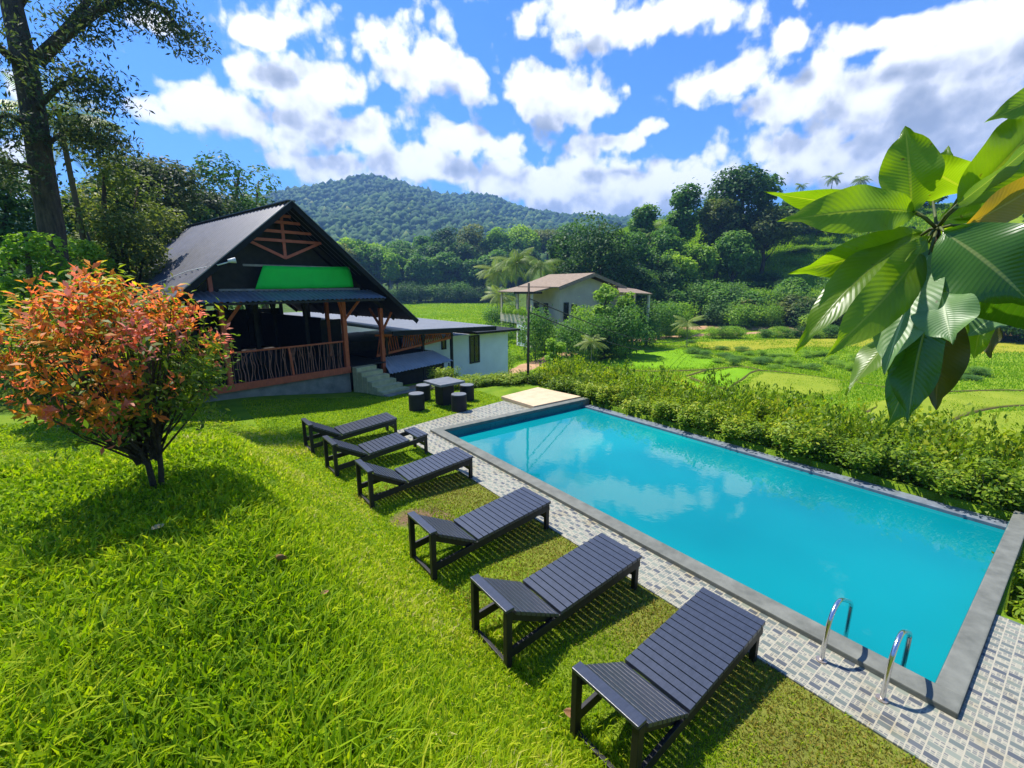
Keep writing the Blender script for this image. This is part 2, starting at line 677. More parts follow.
M['red_wood'] = simple('red_brown_wood', (0.62, 0.13, 0.045), (0.42, 0.085, 0.03), 5, 0.55, 0.4, 0.3, stretch=(3, 3, 1))
M['pink_wood'] = simple('faded_red_wood', (0.56, 0.14, 0.10), (0.42, 0.10, 0.07), 5, 0.6, 0.35, 0.3)
M['stick'] = simple('rough_sticks', (0.40, 0.17, 0.10), (0.24, 0.10, 0.06), 9, 0.7, 0.3, 0.4)
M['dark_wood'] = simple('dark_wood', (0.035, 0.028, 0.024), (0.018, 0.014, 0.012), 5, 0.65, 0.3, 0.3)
M['pale_wood'] = simple('weathered_batten', (0.34, 0.30, 0.27), (0.22, 0.19, 0.17), 5, 0.7, 0.3, 0.3)
M['roof'] = simple('dark_roof_sheet', (0.105, 0.105, 0.125), (0.072, 0.072, 0.086), 2.2, 0.45, 0.5, 0.08, dist=0.01)
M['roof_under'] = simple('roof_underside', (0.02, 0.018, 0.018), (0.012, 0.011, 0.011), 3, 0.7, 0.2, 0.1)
M['sheet'] = simple('grey_metal_sheet', (0.20, 0.21, 0.225), (0.14, 0.145, 0.155), 2, 0.42, 0.5, 0.1)
M['awning'] = simple('pale_metal_sheet', (0.50, 0.49, 0.48), (0.38, 0.375, 0.37), 2, 0.5, 0.4, 0.1)
M['fascia'] = simple('black_fascia', (0.010, 0.010, 0.011), (0.007, 0.007, 0.008), 4, 0.6, 0.2, 0.1)
M['green_cloth'] = simple('green_banner', (0.014, 0.66, 0.07), (0.012, 0.58, 0.06), 2.5, 0.6, 0.25, 0.25, bscale=5, dist=0.06)
M['concrete'] = simple('old_concrete', (0.34, 0.30, 0.22), (0.16, 0.15, 0.11), 2.5, 0.85, 0.2, 0.4)
M['moss_step'] = simple('mossy_step', (0.62, 0.54, 0.27), (0.40, 0.36, 0.17), 4, 0.85, 0.2, 0.4)
M['white_wall'] = simple('white_wall', (0.76, 0.79, 0.82), (0.66, 0.69, 0.72), 1.2, 0.8, 0.2, 0.08)
M['dark_glass'] = simple('dark_glass', (0.02, 0.025, 0.028), (0.012, 0.015, 0.018), 2, 0.12, 0.6, 0.0)
M['cream'] = simple('cream_wall', (0.60, 0.53, 0.42), (0.48, 0.42, 0.33), 1.0, 0.85, 0.2, 0.1)
M['grey_wall'] = simple('grey_plaster', (0.42, 0.41, 0.38), (0.30, 0.29, 0.27), 1.0, 0.85, 0.2, 0.1)
M['roof_tile'] = simple('brown_roof_tile', (0.31, 0.235, 0.165), (0.20, 0.15, 0.105), 3.0, 0.8, 0.2, 0.5, bscale=8, dist=0.05)
M['dirt'] = simple('dirt', (0.50, 0.31, 0.17), (0.34, 0.20, 0.11), 0.9, 0.95, 0.1, 0.5, bscale=9, dist=0.05)
M['bark'] = simple('bark', (0.15, 0.115, 0.08), (0.05, 0.04, 0.03), 6, 0.9, 0.15, 1.0, stretch=(2, 2, .5), dist=0.08)
M['bark_pale'] = simple('pale_bark', (0.32, 0.29, 0.24), (0.17, 0.15, 0.12), 5, 0.9, 0.15, 0.6, stretch=(1, 1, 3), dist=0.03)
M['twig'] = simple('green_twig', (0.10, 0.12, 0.03), (0.06, 0.07, 0.02), 20, 0.6, 0.3, 0.2)
M['leaf_dry'] = simple('dry_leaf', (0.36, 0.19, 0.08), (0.22, 0.11, 0.05), 20, 0.6, 0.3, 0.3, dist=0.005)
M['leaf_pale'] = simple('pale_dry_leaf', (0.45, 0.36, 0.16), (0.36, 0.27, 0.11), 20, 0.6, 0.3, 0.3, dist=0.005)
M['wire'] = simple('wire', (0.03, 0.03, 0.03), (0.02, 0.02, 0.02), 2, 0.6, 0.3, 0)
M['pole'] = simple('dark_pole', (0.07, 0.06, 0.05), (0.04, 0.035, 0.03), 4, 0.8, 0.2, 0.3)
M['lamp_white'] = simple('white_plastic', (0.75, 0.74, 0.70), (0.6, 0.6, 0.58), 5, 0.5, 0.4, 0)

GAIN = 2.2
M['f_dark'] = foliage('foliage_dark', [(0.0, (0.010, 0.028, 0.008)), (0.5, (0.024, 0.058, 0.014)), (1.0, (0.060, 0.105, 0.022))], 0.36, 0.55, 0.2)
GAIN = 2.4
M['f_mid'] = foliage('foliage_mid', [(0.0, (0.018, 0.045, 0.009)), (0.5, (0.042, 0.095, 0.016)), (1.0, (0.105, 0.165, 0.026))], 0.42, 0.55, 0.2)
M['f_light'] = foliage('foliage_light', [(0.0, (0.035, 0.075, 0.009)), (0.5, (0.085, 0.15, 0.014)), (1.0, (0.19, 0.25, 0.024))], 0.45, 0.55, 0.2)
M['f_olive'] = foliage('foliage_olive', [(0.0, (0.022, 0.035, 0.010)), (0.5, (0.052, 0.070, 0.018)), (1.0, (0.13, 0.135, 0.034))], 0.4, 0.55, 0.2)
GAIN = 2.0
M['f_purple'] = foliage('foliage_grey_green', [(0.0, (0.014, 0.022, 0.014)), (0.5, (0.030, 0.045, 0.022)), (1.0, (0.075, 0.085, 0.035))], 0.38, 0.55, 0.2)  # dull grey-green leaf tone
GAIN = 1.5
M['f_palm'] = foliage('foliage_palm', [(0.0, (0.040, 0.075, 0.016)), (0.5, (0.095, 0.145, 0.030)), (1.0, (0.20, 0.22, 0.06))], 0.38, 0.5, 0.25)
GAIN = 1.4
M['f_hedge'] = foliage('foliage_hedge', [(0.0, (0.018, 0.050, 0.005)), (0.4, (0.085, 0.15, 0.008)), (0.75, (0.19, 0.26, 0.012)), (1.0, (0.36, 0.34, 0.02))], 0.42, 0.5, 0.25)
GAIN = 1.6
M['f_new'] = foliage('foliage_new_growth', [(0.0, (0.36, 0.20, 0.015)), (0.3, (0.56, 0.19, 0.02)), (0.6, (0.60, 0.12, 0.045)), (1.0, (0.66, 0.20, 0.17))], 0.52, 0.5, 0.2, 0.0, (1.35, 1.0, 0.95))
GAIN = 2.0
M['f_shrub'] = foliage('foliage_shrub', [(0.0, (0.022, 0.045, 0.006)), (0.5, (0.065, 0.105, 0.010)), (0.85, (0.14, 0.165, 0.014)), (1.0, (0.30, 0.26, 0.012))], 0.5, 0.5, 0.2, 0.0)
GAIN = 1.12
M['grass'] = foliage('grass_blades', [(0.0, (0.080, 0.160, 0.004)), (0.4, (0.215, 0.335, 0.006)), (0.75, (0.37, 0.44, 0.010)), (0.95, (0.48, 0.48, 0.05)), (1.0, (0.52, 0.46, 0.18))], 0.46, 0.55, 0.15, 0.0)
M['grass_dry'] = foliage('short_turf', [(0.0, (0.085, 0.10, 0.010)), (0.5, (0.20, 0.175, 0.018)), (0.8, (0.31, 0.23, 0.045)), (1.0, (0.36, 0.27, 0.09))], 0.3, 0.6, 0.2, 0.0)
GAIN = 1.0
M['rice'] = foliage('paddy_blades', [(0.0, (0.13, 0.27, 0.006)), (0.5, (0.23, 0.40, 0.009)), (1.0, (0.37, 0.45, 0.016))], 0.45, 0.5, 0.2, 0.0)
GAIN = 1.15
M['f_canopy'] = foliage('canopy', [(0.0, (0.012, 0.036, 0.008)), (0.5, (0.032, 0.078, 0.014)), (0.85, (0.07, 0.13, 0.02)), (1.0, (0.14, 0.16, 0.04))], 0.0, 0.8, 0.1, 0.0)


def mosaic_mat():
    """printed mosaic floor tile: plain grey-blue and grey-green blocks among small cream-jointed chips"""
    m, nt, out = mat('mosaic_tile')
    p = nt.objco()
    sep = nt.new('ShaderNodeSeparateXYZ')
    nt.l.new(p, sep.inputs[0])
    X, Y = sep.outputs[0], sep.outputs[1]
    BW, BH = 0.104, 0.068

    def cell(x, w):
        q = nt.math('DIVIDE', x, w)
        return nt.math('FLOOR', q), nt.math('FRACT', q)
    iy, fy = cell(Y, BW)
    shift = nt.math('MULTIPLY', nt.math('FRACT', nt.math('MULTIPLY', iy, 0.5)), BH)
    ix, fx = cell(nt.math('ADD', X, shift), BH)
    cv = nt.new('ShaderNodeCombineXYZ')
    nt.l.new(ix, cv.inputs[0])
    nt.l.new(iy, cv.inputs[1])
    wn = nt.new('ShaderNodeTexWhiteNoise', noise_dimensions='3D')
    nt.l.new(cv.outputs[0], wn.inputs['Vector'])
    rnd = wn.outputs['Value']
    alt = nt.math('FRACT', nt.math('MULTIPLY', nt.math('ADD', ix, iy), 0.5))
    isplain = nt.math('GREATER_THAN', nt.math('ADD', alt, nt.math('MULTIPLY', rnd, 0.45)), 0.44)

    def edge(f, g):
        a = nt.math('ABSOLUTE', nt.math('SUBTRACT', f, 0.5))
        return nt.math('LESS_THAN', a, 0.5 - g)
    inplain = nt.math('MULTIPLY', edge(fx, 0.075), edge(fy, 0.055))
    sx = nt.math('FRACT', nt.math('MULTIPLY', fx, 3.0))
    sy2 = nt.math('FRACT', nt.math('MULTIPLY', fy, 3.0))
    inchip = nt.math('MULTIPLY', edge(sx, 0.17), edge(sy2, 0.12))
    c3 = nt.new('ShaderNodeCombineXYZ')
    nt.put(c3.inputs[0], nt.math('ADD', nt.math('MULTIPLY', ix, 3.0), nt.math('FLOOR', nt.math('MULTIPLY', fx, 3.0))))
    nt.put(c3.inputs[1], nt.math('ADD', nt.math('MULTIPLY', iy, 3.0), nt.math('FLOOR', nt.math('MULTIPLY', fy, 3.0))))
    wn2 = nt.new('ShaderNodeTexWhiteNoise', noise_dimensions='3D')
    nt.l.new(c3.outputs[0], wn2.inputs['Vector'])
    plain = nt.ramp(rnd, [(0.0, (0.075, 0.085, 0.095)), (0.22, (0.12, 0.14, 0.125)), (0.5, (0.165, 0.19, 0.155)), (0.75, (0.21, 0.23, 0.18)), (0.9, (0.10, 0.11, 0.115))], 'CONSTANT')
    chip = nt.ramp(wn2.outputs['Value'], [(0.0, (0.11, 0.12, 0.12)), (0.4, (0.20, 0.21, 0.17)), (0.75, (0.30, 0.29, 0.22))], 'CONSTANT')
    grout = (0.38, 0.345, 0.25)
    a = nt.mix(inplain, grout, plain)
    b = nt.mix(inchip, grout, chip)
    col = nt.mix(isplain, b, a)
    dirt = nt.noise(p, 2.3, 6, 0.65)
    col = nt.mix(nt.smooth(dirt, 0.5, 0.75), col, nt.mix(1.0, col, (0.78, 0.70, 0.55), 'MULTIPLY'))
    principled(nt, out, col, nt.math('MULTIPLY_ADD', dirt, 0.3, 0.38), 0.4, 0, nt.bump(inplain, 0.12, 0.003))
    return m


M['mosaic'] = mosaic_mat()


def water_mat():
    m, nt, out = mat('pool_water')
    p = nt.pos()
    big = nt.noise(p, 0.22, 3, 0.5)
    col = nt.ramp(big, [(0.3, (0.001, 0.155, 0.185)), (0.6, (0.002, 0.22, 0.235)), (0.8, (0.004, 0.29, 0.275))])
    r1 = nt.noise(p, 3.5, 3, 0.5)
    r2 = nt.noise(p, 11, 2, 0.5)
    h = nt.math('ADD', r1, nt.math('MULTIPLY', r2, 0.25))
    b = principled(nt, out, col, 0.015, 0.5, 0, nt.bump(h, 0.022, 0.05))
    b.inputs['IOR'].default_value = 1.40
    return m


M['water'] = water_mat()

# ------------------------------------------------------------------ air
hz, nt, out = mat('haze')
vol = nt.new('ShaderNodeVolumePrincipled')
vol.inputs['Color'].default_value = (0.26, 0.52, 1.0, 1)
vol.inputs['Density'].default_value = 0.00041
vol.inputs['Anisotropy'].default_value = 0.1
nt.l.new(vol.outputs[0], out.inputs['Volume'])
HB = MB().box((-2500, -2500, -6), (2500, 2500, 330))
tag(HB.build('haze', hz), 'pale blue air over the valley', 'haze', kind='stuff')

# ------------------------------------------------------------------ pool and deck
PX0, PX1, PY0, PY1 = 5.32, 10.45, 0.40, 9.90
WZ = -0.18
pool = thing('swimming_pool', 'long rectangular turquoise swimming pool with grey stone coping beside the lawn', 'swimming pool', (PX0, PY0, 0))


def rel(mb, org):
    ox, oy, oz = org
    mb.v = [(a - ox, b - oy, c - oz) for a, b, c in mb.v]
    return mb


po = (PX0, PY0, 0)
b = MB()
b.box((PX0 - 0.26, PY0 - 0.2, -1.6), (PX0, PY1 + 0.24, 0.08))           # near side
b.box((PX0 + .0, PY1, -1.6), (PX1 + 0.3, PY1 + 0.24, 0.077))             # far end
b.box((PX0 + .0, PY0 - 0.2, -1.6), (PX1 + 0.36, PY0, 0.077))             # near end
rel(b, po).build('coping', M['stone'], pool, bevel=0.012)
b = MB().box((PX1, PY0 + 0.003, -1.6), (PX1 + 0.3, PY1 - 0.003, -0.12))
rel(b, po).build('overflow_edge', M['stone_wet'], pool, bevel=0.012)
b = MB()
b.box((PX0 + 0.004, PY1 - 0.012, -1.5), (PX1, PY1 - 0.001, 0.0))
b.box((PX0 + 0.001, PY0 + 0.02, -1.5), (PX0 + 0.01, PY1 - 0.014, 0.0))
b.box((PX0 + 0.004, PY0 + 0.001, -1.5), (PX1, PY0 + 0.012, 0.0))
b.box((PX0, PY0, -1.55), (PX1, PY1, -1.5))
rel(b, po).build('lining', M['pool_tile'], pool)
nx, ny = 40, 70
gx, gy = np.meshgrid(np.linspace(PX0 + .001, PX1 - .001, nx), np.linspace(PY0 + .001, PY1 - .001, ny))
wv = np.stack([gx - PX0, gy - PY0, np.full_like(gx, WZ)], -1).reshape(-1, 3)
ii = (np.arange(ny - 1)[:, None] * nx + np.arange(nx - 1)[None, :])
wf = np.stack([ii, ii + 1, ii + nx + 1, ii + nx], -1).reshape(-1, 4)
ws = tag(add('pool_water', np_mesh('pool_water', wv, [wf], None, True), M['water'], None, po), 'still turquoise pool water mirroring the clouds', 'water', kind='structure')

deck = MB()
deck.prism([(4.36, -4.0), (7.2, -4.0), (7.2, 0.2), (PX0 - 0.26, 0.2), (PX0 - 0.26, PY1 + 0.24), (8.55, PY1 + 0.24), (8.45, 11.55), (6.6, 11.22), (5.13, 10.92), (4.36, 10.74)], -0.9, 0.02)
tag(deck.build('pool_deck', M['mosaic'], bevel=0.004), 'mosaic tiled walkway round the pool', 'deck', kind='structure')
sl = MB().prism([(8.56, PY1 + .245), (10.6, PY1 + .245), (10.35, 12.05), (8.5, 11.75)], -0.9, 0.12)
tag(sl.build('concrete_slab', M['tan'], bevel=0.01), 'plain tan concrete slab at the far end of the pool', 'slab')

# pool ladder rails
lad = thing('pool_ladder', 'polished steel pool ladder rails curving over the coping by the tiled walk', 'ladder', (4.82, 0.9, 0.02))
for yy in (1.17, 0.66):
    px = 4.84 if yy > 1 else 4.78
    ctl = [(0, 0), (0.01, 0.2), (0.035, 0.40), (0.10, 0.51), (0.20, 0.565), (0.32, 0.55), (0.55, 0.43), (0.70, 0.33), (0.735, 0.22), (0.735, -0.2), (0.735, -0.9)]
    pts = []
    for i in range(len(ctl) - 1):
        q0, q1, q2, q3 = (Vector((*ctl[max(0, min(len(ctl) - 1, i + k))], 0)) for k in (-1, 0, 1, 2))
        for t_ in (0, .25, .5, .75):
            q = 0.5 * ((2 * q1) + (q2 - q0) * t_ + (2 * q0 - 5 * q1 + 4 * q2 - q3) * t_ * t_ + (3 * q1 - q0 - 3 * q2 + q3) * t_ ** 3)
            pts.append((px - 4.82 + q.x, yy - 0.9, q.y))
    pts.append((px - 4.82 + .735, yy - 0.9, -0.9))
    r_ = MB().tube(pts, 0.021, 12).build('handrail', M['chrome'], lad, smooth=True)
    MB().tube([(px - 4.82, yy - 0.9, 0.0), (px - 4.82, yy - 0.9, 0.012)], 0.05, 16).build('base_flange', M['rust_steel'], r_)
for k in range(3):
    MB().box((0.70, -0.22, -0.4 - 0.25 * k), (0.76, 0.25, -0.37 - 0.25 * k)).build('tread', M['chrome'], lad)


# ------------------------------------------------------------------ loungers
LW, LL = 0.66, 2.06


def lounger_parts(root, skip=()):
    def zr(x):   # top of the long rail falling from foot to head
        return 0.235 + (0.445 - 0.235) * x / LL
    def zb(x):   # top of the backrest
        return 0.66 - (0.66 - 0.30) * x / 0.66
    seat = MB()
    n = 15
    x0, x1 = 0.70, LL
    for i in range(n):
        if i in skip:
            continue
        a = x0 + (x1 - x0) * i / n
        c = a + (x1 - x0) / n - 0.011
        seat.add([(a, -LW / 2, zr(a) - .018), (c, -LW / 2, zr(c) - .018), (c, LW / 2, zr(c) - .018), (a, LW / 2, zr(a) - .018),
                  (a, -LW / 2, zr(a) + .024), (c, -LW / 2, zr(c) + .024), (c, LW / 2, zr(c) + .024), (a, LW / 2, zr(a) + .024)],
                 [(0, 3, 2, 1), (4, 5, 6, 7), (0, 1, 5, 4), (1, 2, 6, 5), (2, 3, 7, 6), (3, 0, 4, 7)])
    seat.build('seat', M['black'], root, bevel=0.002, seg=1)
    back = MB()
    n = 9
    for i in range(n):
        a = 0.10 + 0.585 * i / n
        c = a + 0.585 / n - 0.012
        back.add([(a, -LW / 2, zb(a) - .018), (c, -LW / 2, zb(c) - .018), (c, LW / 2, zb(c) - .018), (a, LW / 2, zb(a) - .018),
                  (a, -LW / 2, zb(a) + .024), (c, -LW / 2, zb(c) + .024), (c, LW / 2, zb(c) + .024), (a, LW / 2, zb(a) + .024)],
                 [(0, 3, 2, 1), (4, 5, 6, 7), (0, 1, 5, 4), (1, 2, 6, 5), (2, 3, 7, 6), (3, 0, 4, 7)])
    back.build('backrest', M['black'], root, bevel=0.002, seg=1)
    for s in (-1, 1):
        y = s * (LW / 2 - 0.022)
        MB().bar((0.03, y, zr(0.03) - .07), (LL - 0.03, y, zr(LL - .03) - .07), 0.035, 0.10).build('side_rail', M['black_leg'], root, bevel=0.004)
        y2 = s * (LW / 2 - 0.062)
        MB().bar((0.05, y2, zb(0.05) - .063), (0.72, y2, zb(0.72) - .063), 0.035, 0.085).build('backrest_rail', M['black_leg'], root, bevel=0.004)
        ya = s * (LW / 2 - 0.03)
        MB().box((-0.015, ya - 0.03, -0.03), (0.055, ya + 0.03, 0.65)).build('leg', M['black_leg'], root, bevel=0.005)
        MB().box((LL - 0.075, ya - 0.03 - s * .03, -0.03), (LL - 0.012, ya + 0.03 - s * .03, 0.425)).build('leg', M['black_leg'], root, bevel=0.005)
    MB().box((-0.022, -LW / 2 + .004, 0.652), (0.080, LW / 2 - .004, 0.682)).build('head_board', M['black'], root, bevel=0.005)
    MB().box((0.004, -LW / 2 + .07, 0.003), (0.044, LW / 2 - .07, 0.05)).build('floor_bar', M['black_leg'], root, bevel=0.004)
    MB().box((LL - 0.06, -LW / 2 + .08, 0.16), (LL - 0.03, LW / 2 - .08, 0.235)).build('cross_bar', M['black_leg'], root, bevel=0.004)


lounger_info = [
    (2.29, 1.84, 1.0, 'black slatted wooden sun lounger closest to the steel pool ladder', ()),
    (2.24, 3.33, -0.5, 'black slatted sun lounger second from the steel pool ladder', ()),
    (2.30, 5.02, 1.0, 'black slatted sun lounger just past the bare brown soil patch, third from the ladder', ()),
    (2.36, 7.36, 0.0, 'black slatted sun lounger on the far side of the bare brown soil patch', ()),
    (2.27, 9.06, 1.5, 'black slatted sun lounger with missing slats leaving a gap near its foot', (10, 11)),
    (2.22, 10.66, 0.5, 'black slatted sun lounger standing closest to the stone table', ()),
]
proto = None
for (lx, ly, la, lab, skip) in lounger_info:
    if proto is None or skip:
        o = thing('sun_lounger', lab, 'sun lounger', (lx, ly, 0.015), R(la), 'sun loungers lined up along the pool')
        lounger_parts(o, skip)
        if proto is None:
            proto = o
    else:
        dup(proto, (lx, ly, 0.015), R(la), lab)

# ------------------------------------------------------------------ stone table and stools
t = thing('stone_table', 'square table with sky-tinted top on a thick black pedestal on the lawn', 'table', (6.75, 12.4, 0), R(6))
MB().box((-0.47, -0.47, 0.69), (0.47, 0.47, 0.765)).build('table_top', M['table_top'], t, bevel=0.012)
MB().box((-0.22, -0.22, -0.1), (0.22, 0.22, 0.69)).build('pedestal', M['stool'], t, bevel=0.02)
sp_ = [(5.73, 12.3, 'black drum stool on the pavilion side of the square table'), (6.71, 11.45, 'black drum stool on the lounger side of the table, nearest the pool deck'),
       (7.58, 12.40, 'black drum stool between the square table and the tan slab'), (6.45, 13.30, 'black drum stool behind the table, nearest the white building')]
s0 = None
for (x, y, lab) in sp_:
    if s0 is None:
        s0 = thing('drum_stool', lab, 'stool', (x, y, gz(x, y)), 0, 'drum stools around the stone table')
        MB().tube([(0, 0, -0.08), (0, 0, 0.50)], 0.235, 28).build('body', M['stool'], s0, bevel=0.012)
        MB().tube([(0, 0, 0.502), (0, 0, 0.53)], 0.228, 28).build('seat', M['table_top'], s0, bevel=0.01)
    else:
        dup(s0, (x, y, gz(x, y)), 0.4 * x, lab)

# ------------------------------------------------------------------ pavilion
QX, QY, QA = 5.68, 18.36, R(12.9)
pav = thing('pavilion', 'open dark-roofed timber pavilion with green banner in its gable and red railing', 'pavilion', (QX, QY, 0), QA)


def Wp(l, b_, z=0.0):
    return Vector((QX + l * math.cos(QA) - b_ * math.sin(QA), QY + l * math.sin(QA) + b_ * math.cos(QA), z))


RL, RZ, EZ, HALF = -2.1, 6.42, 2.22, 5.0
B0, B1 = -0.85, 10.3


def corrugated(p00, p10, p11, p01, n, amp, m2=8, thick=0.0):
    """sheet between four corners; ridges run from edge p00-p10 to edge p01-p11, n waves along"""
    p00, p10, p11, p01 = (np.array(p) for p in (p00, p10, p11, p01))
    up = np.cross(p10 - p00, p01 - p00)
    up = up / np.linalg.norm(up)
    if up[2] < 0:
        up = -up
    k = n * 6
    a = np.linspace(0, 1, k + 1)[None, :, None]
    c = np.linspace(0, 1, m2 + 1)[:, None, None]
    P = (p00 * (1 - a) + p10 * a) * (1 - c) + (p01 * (1 - a) + p11 * a) * c
    w = np.sin(a * n * 2 * PI)
    w = np.sign(w) * np.abs(w) ** 0.7
    P = P + up * (w * amp)
    V = P.reshape(-1, 3)
    i = (np.arange(m2)[:, None] * (k + 1) + np.arange(k)[None, :])
    Fq = np.stack([i, i + 1, i + k + 2, i + k + 1], -1).reshape(-1, 4)
    nV = len(V)
    V2 = np.concatenate([V, V - up * 0.012])
    Fb = Fq[:, ::-1] + nV
    return np_mesh('sheet', V2, [Fq, Fb], None, False)


for s in (-1, 1):
    me = corrugated((RL, B0, RZ), (RL, B1, RZ), (RL + s * HALF, B1, EZ), (RL + s * HALF, B0, EZ), 36, 0.03)
    add('roof', me, M['roof'], pav)
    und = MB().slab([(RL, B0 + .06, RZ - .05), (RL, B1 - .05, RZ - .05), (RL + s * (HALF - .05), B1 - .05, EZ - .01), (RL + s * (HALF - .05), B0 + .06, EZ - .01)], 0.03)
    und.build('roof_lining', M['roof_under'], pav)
    # verge board along the gable
    MB().bar((RL, B0, RZ - 0.07), (RL + s * HALF, B0, EZ - 0.07), 0.03, 0.19, up=(0, 0, 1)).build('barge_board', M['fascia'], pav)
    MB().bar((RL, B0 - .005, RZ + 0.035), (RL + s * HALF, B0 - .005, EZ + 0.035), 0.06, 0.022).build('edge_trim', M['sheet'], pav)
    for bb in (0.4, 3.4, 6.6, 9.6):
        MB().bar((RL, bb, RZ - .22), (RL + s * (HALF - .3), bb, EZ + .02), 0.07, 0.16).build('rafter', M['dark_wood'], pav)
MB().bar((RL, B0 - .01, RZ + 0.03), (RL, B1, RZ + .03), 0.26, 0.03).build('ridge_cap', M['roof'], pav)

# gable lattice
gb = -0.02
lat = MB()
def half_at(z):
    return (RZ - 0.14 - z) * HALF / (RZ - EZ)
for z in (5.22, 5.52, 5.83):
    w = half_at(z) + 0.08
    lat.bar((RL - w, gb, z), (RL + w, gb, z), 0.045, 0.095)
lat.bar((RL, gb + .05, 4.62), (RL, gb + .05, 6.12), 0.10, 0.045, up=(0, 1, 0))
lat.bar((RL - 1.24, gb + .03, 5.19), (RL, gb + .03, 4.64), 0.045, 0.09)
lat.bar((RL + 1.24, gb + .03, 5.19), (RL, gb + .03, 4.64), 0.045, 0.09)
lat.bar((RL - .33, gb + .055, 6.05), (RL + .33, gb + .055, 6.05), 0.045, 0.1)
lat.build('gable_lattice', M['pink_wood'], pav)
# dark gable boarding a little behind
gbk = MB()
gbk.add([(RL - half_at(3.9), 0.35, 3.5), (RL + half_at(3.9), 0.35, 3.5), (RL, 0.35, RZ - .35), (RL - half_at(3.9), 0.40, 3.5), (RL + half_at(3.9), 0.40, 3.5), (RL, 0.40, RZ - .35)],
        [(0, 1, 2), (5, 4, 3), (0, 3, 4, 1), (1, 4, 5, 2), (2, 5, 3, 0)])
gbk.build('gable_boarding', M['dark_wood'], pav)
for z in (3.56, 4.36):
    MB().bar((-4.4 + (z - 3.5) * 1.0, -0.05, z), (0.7 - (z - 3.5) * .4, -0.05, z), 0.05, 0.07).build('batten', M['pale_wood'], pav)
MB().box((-4.62, -0.08, 3.4), (-4.50, 0.04, 4.25)).build('strut', M['pink_wood'], pav)
# banner with slight sag
kx, kz = 24, 6
bv, bf = [], []
for j in range(kz + 1):
    for i in range(kx + 1):
        a, c = i / kx, j / kz
        xl = -3.27 + 0.34 * c
        xr = 0.36 - 0.10 * c ** 2 - (0.08 if c > .9 else 0)
        bv.append((xl + (xr - xl) * a, -0.11 + 0.018 * math.sin(a * 17 + c * 3) + 0.012 * math.sin(a * 41), 3.58 + 0.78 * c + 0.05 * a - 0.03 * math.sin(a * PI) * (1 if c > .5 else .3)))
for j in range(kz):
    for i in range(kx):
        q = j * (kx + 1) + i
        bf.append((q, q + 1, q + kx + 2, q + kx + 1))
bm_ = MB()
bm_.add(bv, bf)
bo = bm_.build('banner', M['green_cloth'], pav, smooth=True)
so = bo.modifiers.new('thick', 'SOLIDIFY')
so.thickness = 0.006
# small floodlight at the verge
MB().tube([(-4.55, B0 - .02, 4.3), (-4.2, B0 - .12, 4.42)], 0.02, 6).tube([(-4.28, B0 - .12, 4.43), (-4.08, B0 - .16, 4.46)], [0.05, 0.09], 10).build('lamp', M['lamp_white'], pav, smooth=True)
MB().tube([(-4.55, B0 - .02, 4.32), (-4.9, 0.6, 4.16), (-5.6, 3.0, 3.62), (-6.3, 6.0, 3.06)], 0.012, 6).build('cable', M['lamp_white'], pav)
# skirt roof under the gable
me = corrugated((-5.25, -0.06, 3.52), (1.15, -0.06, 3.52), (1.15, -1.15, 3.22), (-5.25, -1.15, 3.22), 36, 0.018, 2)
add('skirt_roof', me, M['sheet'], pav)
MB().bar((-5.2, -1.08, 3.15), (1.1, -1.08, 3.15), 0.05, 0.08).build('skirt_beam', M['dark_wood'], pav)

# platform, foundation, posts
MB().box((-6.2, 0.08, -0.6), (0.05, 9.8, 0.22)).build('foundation', M['concrete'], pav)
MB().box((-6.25, 0.02, 0.40), (1.75, 9.9, 0.46)).build('floor', M['dark_wood'], pav)
MB().box((-6.25, -0.03, 0.22), (0.05, 0.06, 0.468)).build('floor_beam', M['red_wood'], pav, bevel=0.01)


def post(l, bb, z0, z1, m, brace=None, w=0.15):
    p = MB().box((l - w / 2, bb - w / 2, z0), (l + w / 2, bb + w / 2, z1)).build('post', m, pav, bevel=0.012)
    if brace:
        q = MB()
        for (dl, db, zz, zt) in brace:
            q.bar((l, bb, zz), (l + dl, bb + db, zt), 0.08, 0.08)
        q.build('brace', m, p)


post(-4.31, 0.12, 0.46, 3.42, M['red_wood'], [(0.5, -.5, 2.3, 3.2)])
post(-0.02, 0.12, 0.46, 3.42, M['red_wood'], [(0.45, -.6, 2.3, 3.2), (-.35, -.3, 2.4, 3.2)], 0.17)
post(1.0, 3.3, 0.46, 3.4, M['red_wood'], None)
post(1.70, 0.12, -0.75, 2.75, M['red_wood'], [(0.55, .0, 1.7, 2.55), (.0, .8, 1.9, 2.7)], 0.15)
for l in (-6.1, -4.31, -2.1, -0.02, 1.7):
    for bb in (3.3, 6.5, 9.6):
        if (l, bb) == (1.7, 3.3):
            continue
        post(l, bb, 0.46 if l < 1 else -0.9, 3.6 if l < 1 else 2.7, M['dark_wood'], [(0.4, 0.4, 2.4, 3.3), (-.4, -.4, 2.4, 3.3)] if l < 1 else None)
MB().bar((-6.2, 0.12, 3.36), (1.9, 0.12, 3.36), 0.10, 0.16).build('tie_beam', M['dark_wood'], pav)
for bb in (3.3, 6.5, 9.6):
    MB().bar((-6.6, bb, 3.36), (2.0, bb, 3.36), 0.10, 0.16).build('tie_beam', M['dark_wood'], pav)
